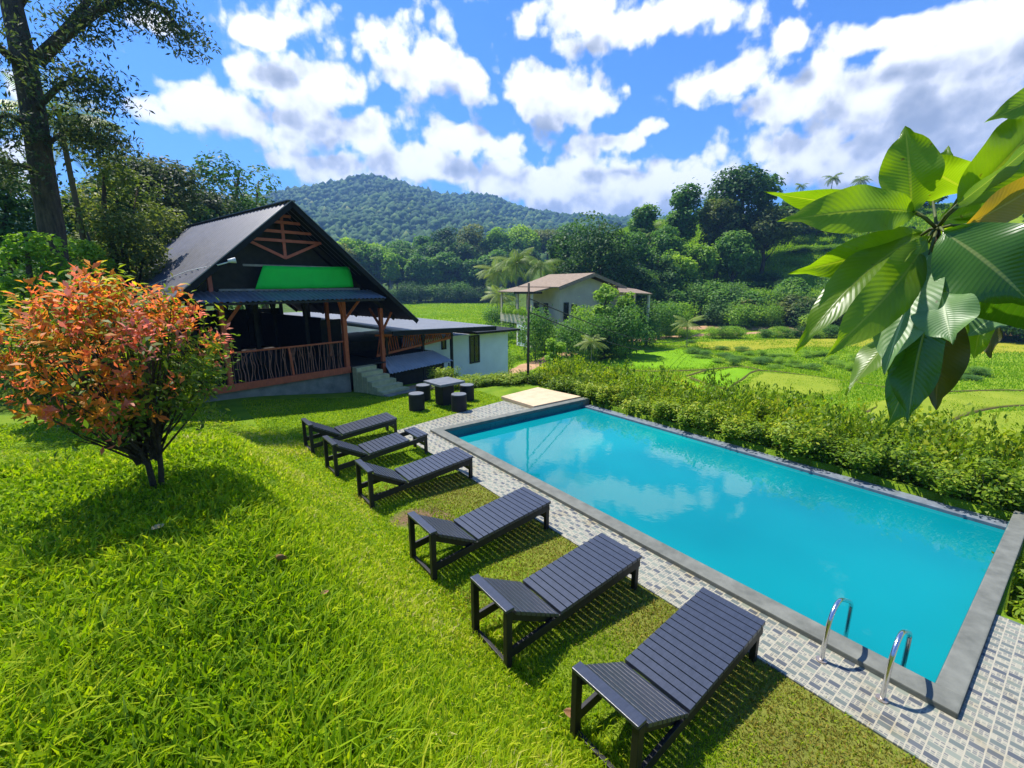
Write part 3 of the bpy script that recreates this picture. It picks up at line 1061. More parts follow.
# partition and bar inside
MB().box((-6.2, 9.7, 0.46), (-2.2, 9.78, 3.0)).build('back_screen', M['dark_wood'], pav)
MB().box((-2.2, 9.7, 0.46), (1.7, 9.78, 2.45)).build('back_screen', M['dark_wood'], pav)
MB().box((-5.0, 6.9, 0.46), (-1.5, 7.4, 1.45)).build('counter', M['dark_wood'], pav)
MB().box((0.62, 3.25, 0.46), (0.68, 9.7, 2.25)).build('side_screen', M['dark_wood'], pav)
MB().box((0.68, 3.25, 0.46), (1.62, 3.31, 2.15)).build('door', M['dark_wood'], pav)
MB().box((-6.2, 0.3, 0.46), (-6.12, 9.7, 2.6)).build('side_screen', M['dark_wood'], pav)
# railing of rough sticks
rl = random.Random(4)
rail = MB()
rail.bar((-4.25, 0.12, 1.50), (-0.08, 0.12, 1.50), 0.07, 0.06)
rail_o = rail.build('top_rail', M['red_wood'], pav, bevel=0.008)
stk = MB()
x = -4.15
while x < -0.15:
    pts = [(x + rl.uniform(-.03, .03), 0.12 + rl.uniform(-.02, .02), 0.46)]
    w = rl.uniform(-0.07, 0.07)
    for k in range(1, 5):
        pts.append((x + w * k / 4 + rl.uniform(-.03, .03), 0.12 + rl.uniform(-.02, .02), 0.46 + 1.02 * k / 4))
    r0 = rl.uniform(0.009, 0.019)
    stk.tube(pts, [r0 * 1.2, r0, r0, r0 * .9, r0 * .8], 6)
    if rl.random() < 0.35:
        stk.tube([pts[2], (pts[3][0] + rl.choice((-.1, .1)), .12, 1.30), (pts[3][0] + rl.choice((-.13, .13)), .12, 1.49)], r0 * .7, 5)
    x += rl.uniform(0.075, 0.135)
stk.build('baluster', M['stick'], pav)
MB().bar((-2.2, .12, 0.46), (-2.28, .12, 1.49), 0.07, 0.07).build('rail_post', M['red_wood'], pav)

# steps down to the lawn
stp = thing('garden_steps', 'mossy concrete steps leading up to the pavilion floor', 'steps', Wp(0.62, 0.0, 0.0), QA)
ns = 6
for k in range(ns):
    z1 = 0.44 - k * 0.165
    y1, y0 = -0.02 - k * 0.30, -0.02 - (k + 1) * 0.30
    MB().box((-0.52 + .03 * k, y0 - 0.02, -1.2), (0.42 + .10 * k, y1, z1)).build('step', M['moss_step'], stp, bevel=0.015)
MB().box((-.35, -2.2, -0.75), (1.25, -1.84, gz(*Wp(.6, -2)[:2]) + .05)).build('landing', M['concrete'], stp, bevel=0.02)

# ------------------------------------------------------------------ white building with flat metal roof
wb = thing('white_building', 'long white building with grey metal roof and slatted red veranda beside the pavilion', 'building', (QX, QY, 0), QA)
MB().box((5.0, 1.5, -2.6), (11.72, 7.5, 0.98)).build('wall', M['white_wall'], wb)
MB().box((1.9, 3.2, -2.6), (5.0, 7.5, 0.98)).build('veranda_shade_backing', M['dark_wood'], wb)  # dark backing: the veranda's shade put into the wall colour
roof = MB()
roof.slab([(1.75, -0.55, 1.83), (8.3, -0.55, 1.58), (8.3, 8.4, 1.75), (1.75, 8.4, 2.0)], 0.05)
roof.build('roof', M['sheet'], wb)
MB().bar((1.75, -0.57, 1.70), (8.32, -0.57, 1.45), 0.04, 0.2).bar((8.33, -0.56, 1.47), (8.33, 8.3, 1.64), .04, .18).build('fascia', M['fascia'], wb)
MB().slab([(8.4, 0.9, 1.13), (12.2, 0.9, 1.05), (12.2, 7.9, 1.2), (8.4, 7.9, 1.3)], 0.12).build('roof', M['fascia'], wb)
MB().slab([(-7.0, 10.8, 1.6), (9.7, 10.8, 1.35), (9.7, 15.5, 1.75), (-7.0, 15.5, 2.0)], 0.08).build('roof', M['sheet'], wb)
MB().box((-7.0, 11.5, -2.5), (9.5, 15, 1.25)).build('wall', M['white_wall'], wb)


def plane_lb(u, v, bb):
    d = ray(u, v)
    er = (-math.sin(QA), math.cos(QA))
    ef = (math.cos(QA), math.sin(QA))
    tt = (QX * er[0] + QY * er[1] + bb) / (d[0] * er[0] + d[1] * er[1])
    x, y = d[0] * tt - QX, d[1] * tt - QY
    return x * ef[0] + y * ef[1], CAM_H + d[2] * tt


def window(parent, l0, l1, z0, z1, y, fm, muntins=2, name='window'):
    f = MB()
    w = 0.07
    f.box((l0, y - 0.05, z0), (l0 + w, y + .01, z1)).box((l1 - w, y - .05, z0), (l1, y + .01, z1))
    f.box((l0 + w, y - .05, z0), (l1 - w, y + .01, z0 + w)).box((l0 + w, y - .05, z1 - w), (l1 - w, y + .01, z1))
    for k in range(1, muntins + 1):
        xx = l0 + (l1 - l0) * k / (muntins + 1)
        f.box((xx - .025, y - .045, z0 + w), (xx + .025, y + .008, z1 - w))
    o = f.build(name, fm, parent, bevel=0.004)
    MB().box((l0 + w, y - 0.02, z0 + w), (l1 - w, y + .005, z1 - w)).build('pane', M['dark_glass'], o)
    return o


l0, z1_ = plane_lb(469, 336, 1.5)
l1, z0_ = plane_lb(479.5, 362, 1.5)
window(wb, l0, l1, z0_, z1_, 1.5, M['dark_wood'], 1)
l0, z1_ = plane_lb(441, 338, 1.5)
l1, z0_ = plane_lb(446, 349, 1.5)
window(wb, l0, l1, z0_, z1_, 1.5, M['dark_wood'], 0)

# veranda deck and slanted red sticks
veranda = MB()
veranda.box((1.8, 0.9, 0.42), (5.0, 3.2, 0.50))
veranda.build('veranda_floor', M['dark_wood'], wb)
va, vb = Vector((1.85, 0.85, 0.60)), Vector((6.4, 0.85, 1.02))
ta, tb = Vector((1.85, 0.85, 1.52)), Vector((6.4, 0.85, 1.25))
MB().bar(va, vb, 0.06, 0.10).bar(ta, tb, 0.06, 0.08).build('railing', M['red_wood'], wb)
stk = MB()
for k in range(34):
    a = (k + 0.3) / 34
    p = va.lerp(vb, a)
    q = ta.lerp(tb, min(1, max(0, a + (0.045 if (k // 5) % 2 == 0 else -0.03))))
    stk.bar(p, q, 0.035, 0.05, up=(0, 1, 0))
stk.build('slanted_slats', M['red_wood'], wb)
for l in (2.4, 4.5, 6.4):
    MB().box((l - .06, 0.8, -1.6), (l + .06, 0.92, 1.4)).build('veranda_post', M['dark_wood'], wb)
# lean-to awning below the veranda
aw = corrugated((2.0, 0.7, 0.52), (4.95, 0.7, 0.54), (5.15, -0.6, 0.12), (1.5, -0.6, 0.02), 20, 0.02, 3)
add('awning', aw, M['awning'], wb)
for l in (1.8, 3.4, 4.95):
    MB().tube([(l, -0.5, -2.0), (l, -0.5, 0.03)], 0.035, 8).build('awning_post', M['dark_wood'], wb)
MB().box((1.8, 0.55, -2.4), (5.0, 0.7, 0.45)).build('lower_wall', M['dark_wood'], wb)
MB().box((1.7, -0.2, -1.9), (4.9, -0.1, 0.0)).build('void_sheet', M['dark_wood'], wb)  # added dark sheet standing for the shaded void under the awning

# bare earth in front of the awning
dp = MB()
pp = [Wp(0.6, -2.2), Wp(2.4, -2.5), Wp(5.2, -1.9), Wp(5.4, -1.0), Wp(3.2, -1.0), Wp(1.2, -1.2)]
cx = sum((q.x for q in pp)) / 6
cyy = sum((q.y for q in pp)) / 6
vs = [(q.x, q.y, gz(q.x, q.y) + .03) for q in pp] + [(cx, cyy, gz(cx, cyy) + .05)]
dp.add(vs, [(i, (i + 1) % 6, 6) for i in range(6)])
tag(dp.build('dirt_patch', M['dirt']), 'bare earth in front of the awning', 'ground', kind='structure')


# ------------------------------------------------------------------ dirt path
def ribbon(name, pts, width, m, lift=0.04, n=90):
    P = [Vector(p) for p in pts]
    cum = [0]
    for a, c in zip(P[:-1], P[1:]):
        cum.append(cum[-1] + (c - a).length)
    vs, fs = [], []
    for k in range(n + 1):
        s = cum[-1] * k / n
        i = max(0, min(len(P) - 2, int(np.searchsorted(cum, s) - 1)))
        f = (s - cum[i]) / (cum[i + 1] - cum[i])
        p0, p1, p2, p3 = P[max(i - 1, 0)], P[i], P[i + 1], P[min(i + 2, len(P) - 1)]
        c = 0.5 * ((2 * p1) + (p2 - p0) * f + (2 * p0 - 5 * p1 + 4 * p2 - p3) * f * f + (3 * p1 - p0 - 3 * p2 + p3) * f ** 3)
        d = (p2 - p1).normalized()
        nn = Vector((-d.y, d.x, 0))
        w = (width[i] * (1 - f) + width[i + 1] * f) if isinstance(width, (list, tuple)) else width
        w *= 1 + 0.12 * math.sin(s * 1.1) + 0.08 * math.sin(s * 2.7)
        for j in range(5):
            q = c + nn * w * (j / 4 - 0.5)
            vs.append((q.x, q.y, gz(q.x, q.y) + lift * (1 if 0 < j < 4 else -0.5)))
    for k in range(n):
        for j in range(4):
            a = k * 5 + j
            fs.append((a, a + 1, a + 6, a + 5))
    mb = MB()
    mb.add(vs, fs)
    return tag(mb.build(name, m, smooth=True), None, None, kind='structure')


def on(u, v):
    """ground point seen through a photo pixel"""
    d = np.array(ray(u, v))
    ts = np.concatenate([np.linspace(3, 60, 1500), np.linspace(60, 400, 1500)])
    P = np.array([0, 0, CAM_H])[None] + d[None] * ts[:, None]
    g = ground(P[:, 0], P[:, 1])
    k = np.argmax(P[:, 2] <= g)
    return Vector((P[k, 0], P[k, 1], g[k]))


ribbon('dirt_path', [on(498, 381), on(508, 375), on(530, 366), on(560, 356), on(590, 346), on(630, 341), on(690, 336), on(750, 333), on(830, 332), on(920, 333), on(1040, 334)],
       [1.6, 1.9, 2.3, 2.5, 2.5, 2.3, 2.4, 3.0, 3.0, 3, 3], M['dirt'], 0.06, 140)
ribbon('dirt_road', [on(640, 331.5), on(690, 329), on(725, 328.5), on(780, 329), on(840, 329.5), on(1050, 330)], [2.2, 3.0, 3.8, 3.4, 2.6, 2], M['dirt'], 0.25, 60)

# ------------------------------------------------------------------ paddy fields, bunds
M['pad_a'] = simple('young_rice', (0.19, 0.37, 0.008), (0.13, 0.28, 0.006), 0.7, 0.9, 0.1, 0.6, bscale=14, dist=0.06)
M['pad_b'] = simple('rice_stubble', (0.25, 0.30, 0.025), (0.16, 0.23, 0.012), 0.5, 0.9, 0.1, 0.6, bscale=14, dist=0.06)
M['pad_c'] = simple('ripening_rice', (0.33, 0.31, 0.025), (0.24, 0.26, 0.018), 0.4, 0.9, 0.1, 0.6, bscale=12, dist=0.06)
M['bund'] = simple('bund_soil', (0.11, 0.09, 0.03), (0.06, 0.08, 0.012), 1.5, 0.95, 0.1, 0.6, bscale=9, dist=0.06)
patches = [
    ([(600, 361), (643, 347), (679, 348), (722, 362), (707, 368), (663, 369), (633, 369), (605, 366)], 'pad_a'),
    ([(692, 376), (737, 368), (757, 371), (728, 388), (709, 384)], 'pad_a'),
    ([(640, 379), (688, 379), (722, 391), (700, 400), (630, 395)], 'pad_a'),
    ([(762, 372), (811, 376), (846, 381), (840, 396), (765, 396), (732, 390)], 'pad_b'),
    ([(679, 343), (793, 339), (905, 339), (900, 346), (790, 348), (722, 352)], 'pad_c'),
    ([(905, 340), (1040, 341), (1050, 352), (930, 356), (900, 347)], 'pad_c'),
    ([(868, 402), (905, 397), (980, 391), (1040, 392), (1070, 404), (985, 408), (940, 424), (895, 432), (860, 418)], 'pad_b'),
    ([(945, 428), (990, 412), (1080, 407), (1120, 440), (1010, 455)], 'pad_b'),
]
for poly, mk in patches:
    pts = [on(*q) for q in poly]
    # fan with a finer interior so the sheet follows the ground
    c = sum(pts, Vector()) / len(pts)
    mb = MB()
    K = 6
    vs, fs = [], []
    n = len(pts)
    sub = []
    for i in range(n):
        for k in range(4):
            sub.append(pts[i].lerp(pts[(i + 1) % n], k / 4))
    n = len(sub)
    for k in range(K + 1):
        for q in sub:
            w = c.lerp(q, k / K)
            vs.append((w.x, w.y, gz(w.x, w.y) + (0.09 if k < K else 0.0)))
    for k in range(K):
        for i in range(n):
            fs.append((k * n + i, k * n + (i + 1) % n, (k + 1) * n + (i + 1) % n, (k + 1) * n + i))
    mb.add(vs, fs)
    tag(mb.build('paddy_field', M[mk], smooth=True), None, None, kind='structure')
for line in [[(598, 366), (633, 371), (663, 371.5), (707, 370), (740, 367), (762, 371)], [(726, 391), (740, 381), (759, 371), (800, 375), (850, 382), (905, 391)],
             [(686, 376.5), (709, 369.5)], [(690, 378), (726, 390)], [(866, 413), (903, 398), (950, 392), (1030, 391)], [(895, 436), (940, 426), (985, 410), (1040, 405)], [(600, 360), (643, 346), (690, 347)],
             [(940, 442), (1030, 432)], [(925, 398), (935, 425)]]:
    ribbon('paddy_bund', [on(*q) for q in line], 0.24, M['bund'], 0.07, 40)


# ------------------------------------------------------------------ plants: crowns and trunks shared by the copies
def blob_set(rng, k, flat=1.0, rad=(0.16, 0.3), w=0.5, z0=0.25, z1=1.0, core=True):
    """overlapping leaf clusters filling a crown of half width w between heights z0 and z1"""
    out = []
    zc, hz_ = (z0 + z1) / 2, (z1 - z0) / 2
    for i in range(k):
        d = nrm(rng.normal(size=(1, 3)))[0]
        q = rng.uniform(0.45, 0.85)
        r = rng.uniform(*rad)
        out.append((np.array([d[0] * (w - r * .6) * q * 1.2, d[1] * (w - r * .6) * q * 1.2, zc + d[2] * (hz_ - r * .5) * q * 1.25]), r * np.array([1, 1, 0.75 * flat])))
    return out


def crown_mesh(name, seed, blobs, n, size, upb=0.8, aspect=0.55, shell=0.45):
    rng = np.random.default_rng(seed)
    wts = np.array([b_[1][0] ** 2 for b_ in blobs])
    which = rng.choice(len(blobs), n, p=wts / wts.sum())
    C = np.array([b_[0] for b_ in blobs])[which]
    RD = np.array([b_[1] for b_ in blobs])[which]
    d = nrm(rng.normal(size=(n, 3)))
    rad = 1 - shell * rng.uniform(0, 1, n)[:, None] ** 1.6
    rad = rad * (1 + 0.25 * np.maximum(0, rng.normal(size=(n, 1))) * (rng.uniform(size=(n, 1)) < 0.3))
    c = C + d * RD * rad
    nn = nrm(d * 0.55 + np.array([0, 0, upb]) + rng.normal(size=(n, 3)) * 0.45)
    v, f, r = leaf_quads(c, nn, size, rng, aspect)
    # clusters keep a tint of their own
    tint = rng.uniform(0, 1, len(blobs))[which]
    r = np.clip(0.45 * r + 0.55 * np.repeat(tint, 4), 0, 1)
    return np_mesh(name, v, [f], r)


def trunk_mesh(name, seed, blobs, r0=0.022, z1=0.75, lean=0.03, limbs=7):
    rng = random.Random(seed)
    mb = MB()
    pts = [(rng.uniform(-lean, lean) * k / 5, rng.uniform(-lean, lean) * k / 5, -0.03 + (z1 + .03) * k / 5) for k in range(6)]
    mb.tube(pts, [r0 * (1.35 - 0.2 * k) if k else r0 * 1.6 for k in range(6)], 7)
    for b_ in blobs[:limbs]:
        c = b_[0]
        k = rng.choice((2, 3, 4))
        p = Vector(pts[k])
        q = Vector(c)
        mid = p.lerp(q, 0.5) + Vector((0, 0, -0.04))
        mb.tube([p, mid, q], [r0 * 0.5, r0 * 0.35, r0 * 0.15], 5)
    return mb.mesh(name, smooth=True)


KINDS = {}


def kind(name, seed, leafmat, barkmat, k=18, n=4200, size=0.036, **kw):
    tr = kw.pop('trunk', {})
    rng = np.random.default_rng(seed)
    bl = blob_set(rng, k, **kw)
    cm = crown_mesh(name + '_crown', seed + 1, bl, n, size)
    cm.materials.append(M[leafmat])
    tm = trunk_mesh(name + '_trunk', seed + 2, bl, **tr)
    tm.materials.append(M[barkmat])
    ext = max(abs(np.array([b_[0][0] for b_ in bl])) + np.array([b_[1][0] for b_ in bl]))
    KINDS[name] = (cm, tm, ext)


kind('bush_mid', 33, 'f_mid', 'bark', 18, 3000, 0.06, w=0.6, z0=0.02, z1=1.0, rad=(.22, .36))
kind('bush_light', 37, 'f_light', 'bark', 18, 3000, 0.06, w=0.6, z0=0.02, z1=1.0, rad=(.2, .34))
kind('bush_dark', 41, 'f_dark', 'bark', 18, 3000, 0.06, w=0.6, z0=0.02, z1=1.0, rad=(.22, .36))

TR = random.Random(77)


KSPEC = {  # leaf material, bark, half-width-independent shape: foot of the crown, clusters, cluster size, flatness
    'broad': ('f_mid', 'bark', 0.22, 30, (.15, .26), .75), 'broad2': ('f_mid', 'bark_pale', 0.20, 26, (.15, .25), .75),
    'dark': ('f_dark', 'bark', 0.15, 32, (.14, .25), .75), 'dark2': ('f_dark', 'bark', 0.20, 24, (.14, .24), .8),
    'tall': ('f_mid', 'bark_pale', 0.32, 22, (.22, .36), .7), 'tall2': ('f_light', 'bark_pale', 0.26, 20, (.22, .36), .7),
    'light': ('f_light', 'bark', 0.18, 26, (.15, .26), .75), 'olive': ('f_olive', 'bark', 0.20, 26, (.15, .26), .75),
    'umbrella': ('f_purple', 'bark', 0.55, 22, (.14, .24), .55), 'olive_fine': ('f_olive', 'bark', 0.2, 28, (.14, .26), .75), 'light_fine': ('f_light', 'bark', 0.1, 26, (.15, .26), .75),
}


def unique_plant(kindname, x, y, height, width, z, dist):
    """crown built at its real size: clusters of leaves round limb ends"""
    lm, bk, foot, k, rad, flat = KSPEC[kindname]
    seed = TR.randrange(1 << 30)
    rng = np.random.default_rng(seed)
    bl = []
    hw = width / 2
    z0, z1 = foot * height, height
    hz_ = (z1 - z0) / 2
    for q in range(k):
        d = nrm(rng.normal(size=(1, 3)))[0]
        r = rng.uniform(*rad) * hw * 2 * .9
        r = min(r, hz_ * 0.8)
        t_ = rng.uniform(0.6, 1.0)
        c = np.array([d[0] * max(0.1, hw - r) * t_, d[1] * max(0.1, hw - r) * t_, (z0 + z1) / 2 + d[2] * max(0.1, hz_ - r * flat) * t_])
        bl.append((c, r * np.array([1, 1, flat])))
    leaf = float(np.clip(dist * 0.0072, 0.15, 1.1))
    area = sum(4 * PI * b_[1][0] ** 2 * flat for b_ in bl)
    n = int(np.clip(1.5 * area / (leaf * leaf * 0.5), 1200, 9000))
    cm = crown_mesh(kindname + '_crown', seed, bl, n, leaf, 0.75, 0.55, 0.38)
    cm.materials.append(M[lm])
    mb = MB()
    rg = random.Random(seed)
    r0 = max(0.07, 0.022 * height)
    pts = [Vector((rg.uniform(-.03, .03) * height * q / 5, rg.uniform(-.03, .03) * height * q / 5, -0.2 + (0.85 * height + .2) * q / 5)) for q in range(6)]
    mb.tube(pts, [r0 * w_ for w_ in (1.4, 1.1, .95, .75, .5, .2)], 7)
    for b_ in bl[:12]:
        c = Vector(b_[0])
        p = min(pts[1:], key=lambda v_: abs(v_.z - (c.z - 0.25 * height)))
        mb.tube([p, p.lerp(c, 0.5) - Vector((0, 0, 0.04 * height)), c], [r0 * .42, r0 * .3, r0 * .12], 5)
    tm = mb.mesh(kindname + '_trunk', smooth=True)
    tm.materials.append(M[bk])
    return cm, tm


def plant(kindname, x, y, height, width, label, cat='tree', name='tree', group=None, z=None, rz=None):
    z = gz(x, y) - 0.05 if z is None else z
    o = thing(name, label, cat, (x, y, z), TR.uniform(0, 6.28) if rz is None else rz, group)
    if kindname in KSPEC:
        cm, tm = unique_plant(kindname, x, y, height, width, z, math.hypot(x, y))
        add('trunk', tm, None, o)
        add('crown', cm, None, o)
        return o
    cm, tm, ext = KINDS[kindname]
    s = width / (2 * ext)
    c = add('trunk', tm, None, o)
    c.scale = (min(s, height) * .5, min(s, height) * .5, height * .7)
    c = add('crown', cm, None, o)
    c.scale = (s, s, height)
    return o


def plant_px(kindname, u, vtop, dist, wpx, label, sink=0.0, **kw):
    """a plant whose top shows at a photo pixel at the given distance, standing on the ground there"""
    p = D(u, vtop, dist)
    fw = (p.x * sy + p.y * cy)
    w = wpx * fw / F_PX
    g = gz(p.x, p.y) - sink
    return plant(kindname, p.x, p.y, max(0.5, p.z - g), w, label, z=g, **kw)


# palms
def palm_meshes(seed, nf=30, L=0.42, drop=0.75):
    rng = random.Random(seed)
    V, Fq, Rn = [], [], []
    for i in range(nf):
        az_ = 2 * PI * i / nf * 2.4 + rng.uniform(-.3, .3)
        el0 = rng.uniform(-0.5, 1.3)
        ln = L * rng.uniform(0.8, 1.1)
        pts = []
        p = Vector((0, 0, 0))
        e = el0
        K = 11
        for k in range(K + 1):
            pts.append(p.copy())
            p = p + Vector((math.cos(az_) * math.cos(e), math.sin(az_) * math.cos(e), math.sin(e))) * ln / K
            e -= drop * 1.9 / K
        side = Vector((-math.sin(az_), math.cos(az_), 0))
        tone = rng.random()
        for k in range(1, K):
            for sub in (0.0, 0.33, 0.66):
                a = pts[k].lerp(pts[k + 1], sub)
                d = (pts[k + 1] - pts[k]).normalized()
                ll = ln * 0.30 * math.sin(PI * min(1, (k + sub + 1.2) / (K + 1.2)))
                for s in (-1, 1):
                    tip = a + (side * s * 0.75 + d * 0.5 + Vector((0, 0, -0.55))).normalized() * ll
                    w = d * 0.0042
                    b0 = len(V)
                    mid = a.lerp(tip, 0.5) + Vector((0, 0, 0.012))
                    V += [a, mid + w, tip, mid - w]
                    Fq.append((b0, b0 + 1, b0 + 2, b0 + 3))
                    Rn += [0.3 * rng.random() + 0.7 * tone] * 4
        for k in range(K):
            b0 = len(V)
            w = side * 0.006 * (1 - k / K * .7)
            V += [pts[k] - w, pts[k] + w, pts[k + 1] + w, pts[k + 1] - w]
            Fq.append((b0, b0 + 1, b0 + 2, b0 + 3))
            Rn += [0.9] * 4
    cm = np_mesh('palm_crown', np.array([tuple(v) for v in V]), [np.array(Fq)], np.array(Rn))
    cm.materials.append(M['f_palm'])
    tb = MB()
    bend = rng.uniform(-.08, .08)
    tb.tube([(bend * (1 - k / 6) ** 2, 0, -1.0 + k / 6) for k in range(7)], [0.03, .022, .02, .018, .017, .016, .016], 8)
    tm = tb.mesh('palm_trunk', smooth=True)
    tm.materials.append(M['bark_pale'])
    return cm, tm


PALMS = [palm_meshes(3), palm_meshes(8, 26, 0.45, 0.9), palm_meshes(15, 20, 0.4, 0.6)]


def palm_px(i, u, v, dist, wpx, label, group='coconut palms', name='palm_tree'):
    p = D(u, v, dist)
    fw = p.x * sy + p.y * cy
    w = wpx * fw / F_PX
    g = gz(p.x, p.y) - 0.1
    o = thing(name, label, 'palm tree', (p.x, p.y, g), TR.uniform(0, 6.28), group)
    cm, tm = PALMS[i % 3]
    s = w / 0.72
    c = add('crown', cm, None, o, (0, 0, p.z - g))
    c.scale = (s, s, s)
    h = p.z - g
    t_ = add('trunk', tm, None, o, (0, 0, h))
    t_.scale = (min(s, h * .6), min(s, h * .6), h)
    return o


# mountain canopy: one mass nobody could count
def mountain_forest():
    rng = np.random.default_rng(5)
    ico = bmesh.new()
    bmesh.ops.create_icosphere(ico, subdivisions=1, radius=1.0)
    iv = np.array([v.co[:] for v in ico.verts])
    ifc = np.array([[v.index for v in f.verts] for f in ico.faces])
    ico.free()
    N = 30000
    azc = YAW + rng.uniform(R(-48), R(30), N)
    r = np.sqrt(rng.uniform(290 ** 2, 1230 ** 2, N))
    x, y = r * np.sin(azc), r * np.cos(azc)
    z = ground(x, y)
    s = 3.4 + 6.5 * rng.beta(1.2, 3.0, N) * np.interp(r, [290, 900], [0.72, 1.0])
    sc = np.stack([s, s, s * rng.uniform(0.8, 1.35, N)], -1)
    jit = 1 + 0.17 * rng.normal(size=(N, len(iv), 1))
    V = iv[None] * jit * sc[:, None, :] + np.stack([x, y, z + s * 0.55], -1)[:, None, :]
    Fc = ifc[None] + (np.arange(N) * len(iv))[:, None, None]
    patch = fbm(x, y, 31, 3, 0.02) * 0.18
    rn = np.clip(np.repeat(rng.beta(2, 2.5, N) + patch, len(iv)) + rng.normal(size=N * len(iv)) * 0.12, 0, 1)
    me = np_mesh('mountain_forest', V.reshape(-1, 3), [Fc.reshape(-1, 3)], rn, True)
    tag(add('mountain_forest', me, M['f_canopy']), 'hazy forest covering the far mountain', 'forest', kind='stuff')


mountain_forest()

# ---- treeline behind the bright field
tl = 'trees along the far edge of the bright field'
for k in range(26):
    u = 338 + k * 7.6 + TR.uniform(-4, 4)
    kd = TR.choice(['broad', 'broad2', 'dark', 'light', 'tall', 'olive', 'broad', 'tall2'])
    vt = TR.uniform(236, 258)
    lab = {'broad': 'mid green bushy tree along the far edge of the bright field', 'broad2': 'mid green pale-trunked tree along the far edge of the bright field', 'dark': 'dark green dense tree along the far edge of the bright field',
           'light': 'yellow-green tree along the far edge of the bright field', 'tall': 'slender mid green tree along the far edge of the bright field', 'tall2': 'slender yellow-green tree along the far edge of the bright field', 'olive': 'olive tinted tree along the far edge of the bright field'}[kd]
    plant_px(kd, u, vt, TR.uniform(172, 186), TR.uniform(24, 38) * (0.6 if 'tall' in kd else 1), lab, group=tl)
tb_ = 'taller trees behind the far field'
for (u, vt, wpx, kd, lab) in [(345, 236, 38, 'light', 'pale tree behind the far field beside the pavilion roof'), (372, 240, 40, 'light', 'pale green tree behind the far field, right of the pavilion roof'), (400, 236, 44, 'broad', 'round tree left of the tallest clump behind the far field'),
                              (446, 222, 44, 'dark2', 'tall dark tree in the clump above the far field'), (470, 220, 44, 'olive', 'tall olive tree crowning the clump above the far field'), (455, 236, 40, 'broad', 'bushy tree at the front of the clump above the far field'),
                              (498, 224, 38, 'light', 'bright tree right of the tall clump above the far field'), (522, 222, 44, 'light', 'bright yellow-green tree behind the coconut palms'), (548, 226, 44, 'olive', 'golden green tree behind the coconut palms'), (425, 232, 38, 'broad2', 'pale-trunked tree left of the tall clump'),
                              (572, 222, 40, 'broad', 'mid green tree rising behind the villa on the left'), (485, 238, 40, 'broad2', 'bushy tree in front of the tall clump')]:
    plant_px(kd, u, vt, TR.uniform(190, 215), wpx, lab, group=tb_)
for k in range(22):
    u = 335 + k * 8.2
    plant_px(TR.choice(['bush_dark', 'bush_mid', 'bush_dark']), u, TR.uniform(280, 291), TR.uniform(163, 168), TR.uniform(22, 32), 'low dark bush at the foot of the treeline beyond the bright field', cat='bush', name='bush', group='bushes at the foot of the treeline')

# ---- palms near the villa
for i, (u, v, d, w, lab) in enumerate([(516, 264, 76, 48, 'coconut palm with drooping fronds left of the villa roof'), (541, 266, 72, 42, 'coconut palm rising just behind the villa gable'), (562, 268, 78, 38, 'coconut palm right behind the villa ridge'),
                                       (497, 272, 84, 44, 'coconut palm at the corner of the bright field'), (655, 240, 96, 44, 'coconut palm between the tall trees right of the villa'), (500, 295, 66, 40, 'low palm with drooping fronds left of the villa'), (648, 232, 110, 34, 'palm in the wood behind the big dark tree')]):
    palm_px(i, u, v, d, w, lab)
for (u, v, d, w, lab) in [(801, 186, 150, 12, 'tiny palm on the hill crest nearest the tall tree clump'), (833, 178, 145, 17, 'palm on the hill crest just above the big leaf'), (861, 180, 140, 18, 'palm on the hill crest half hidden behind the big leaf')]:
    palm_px(1, u, v, d, w, lab, 'palms on the hill crest')

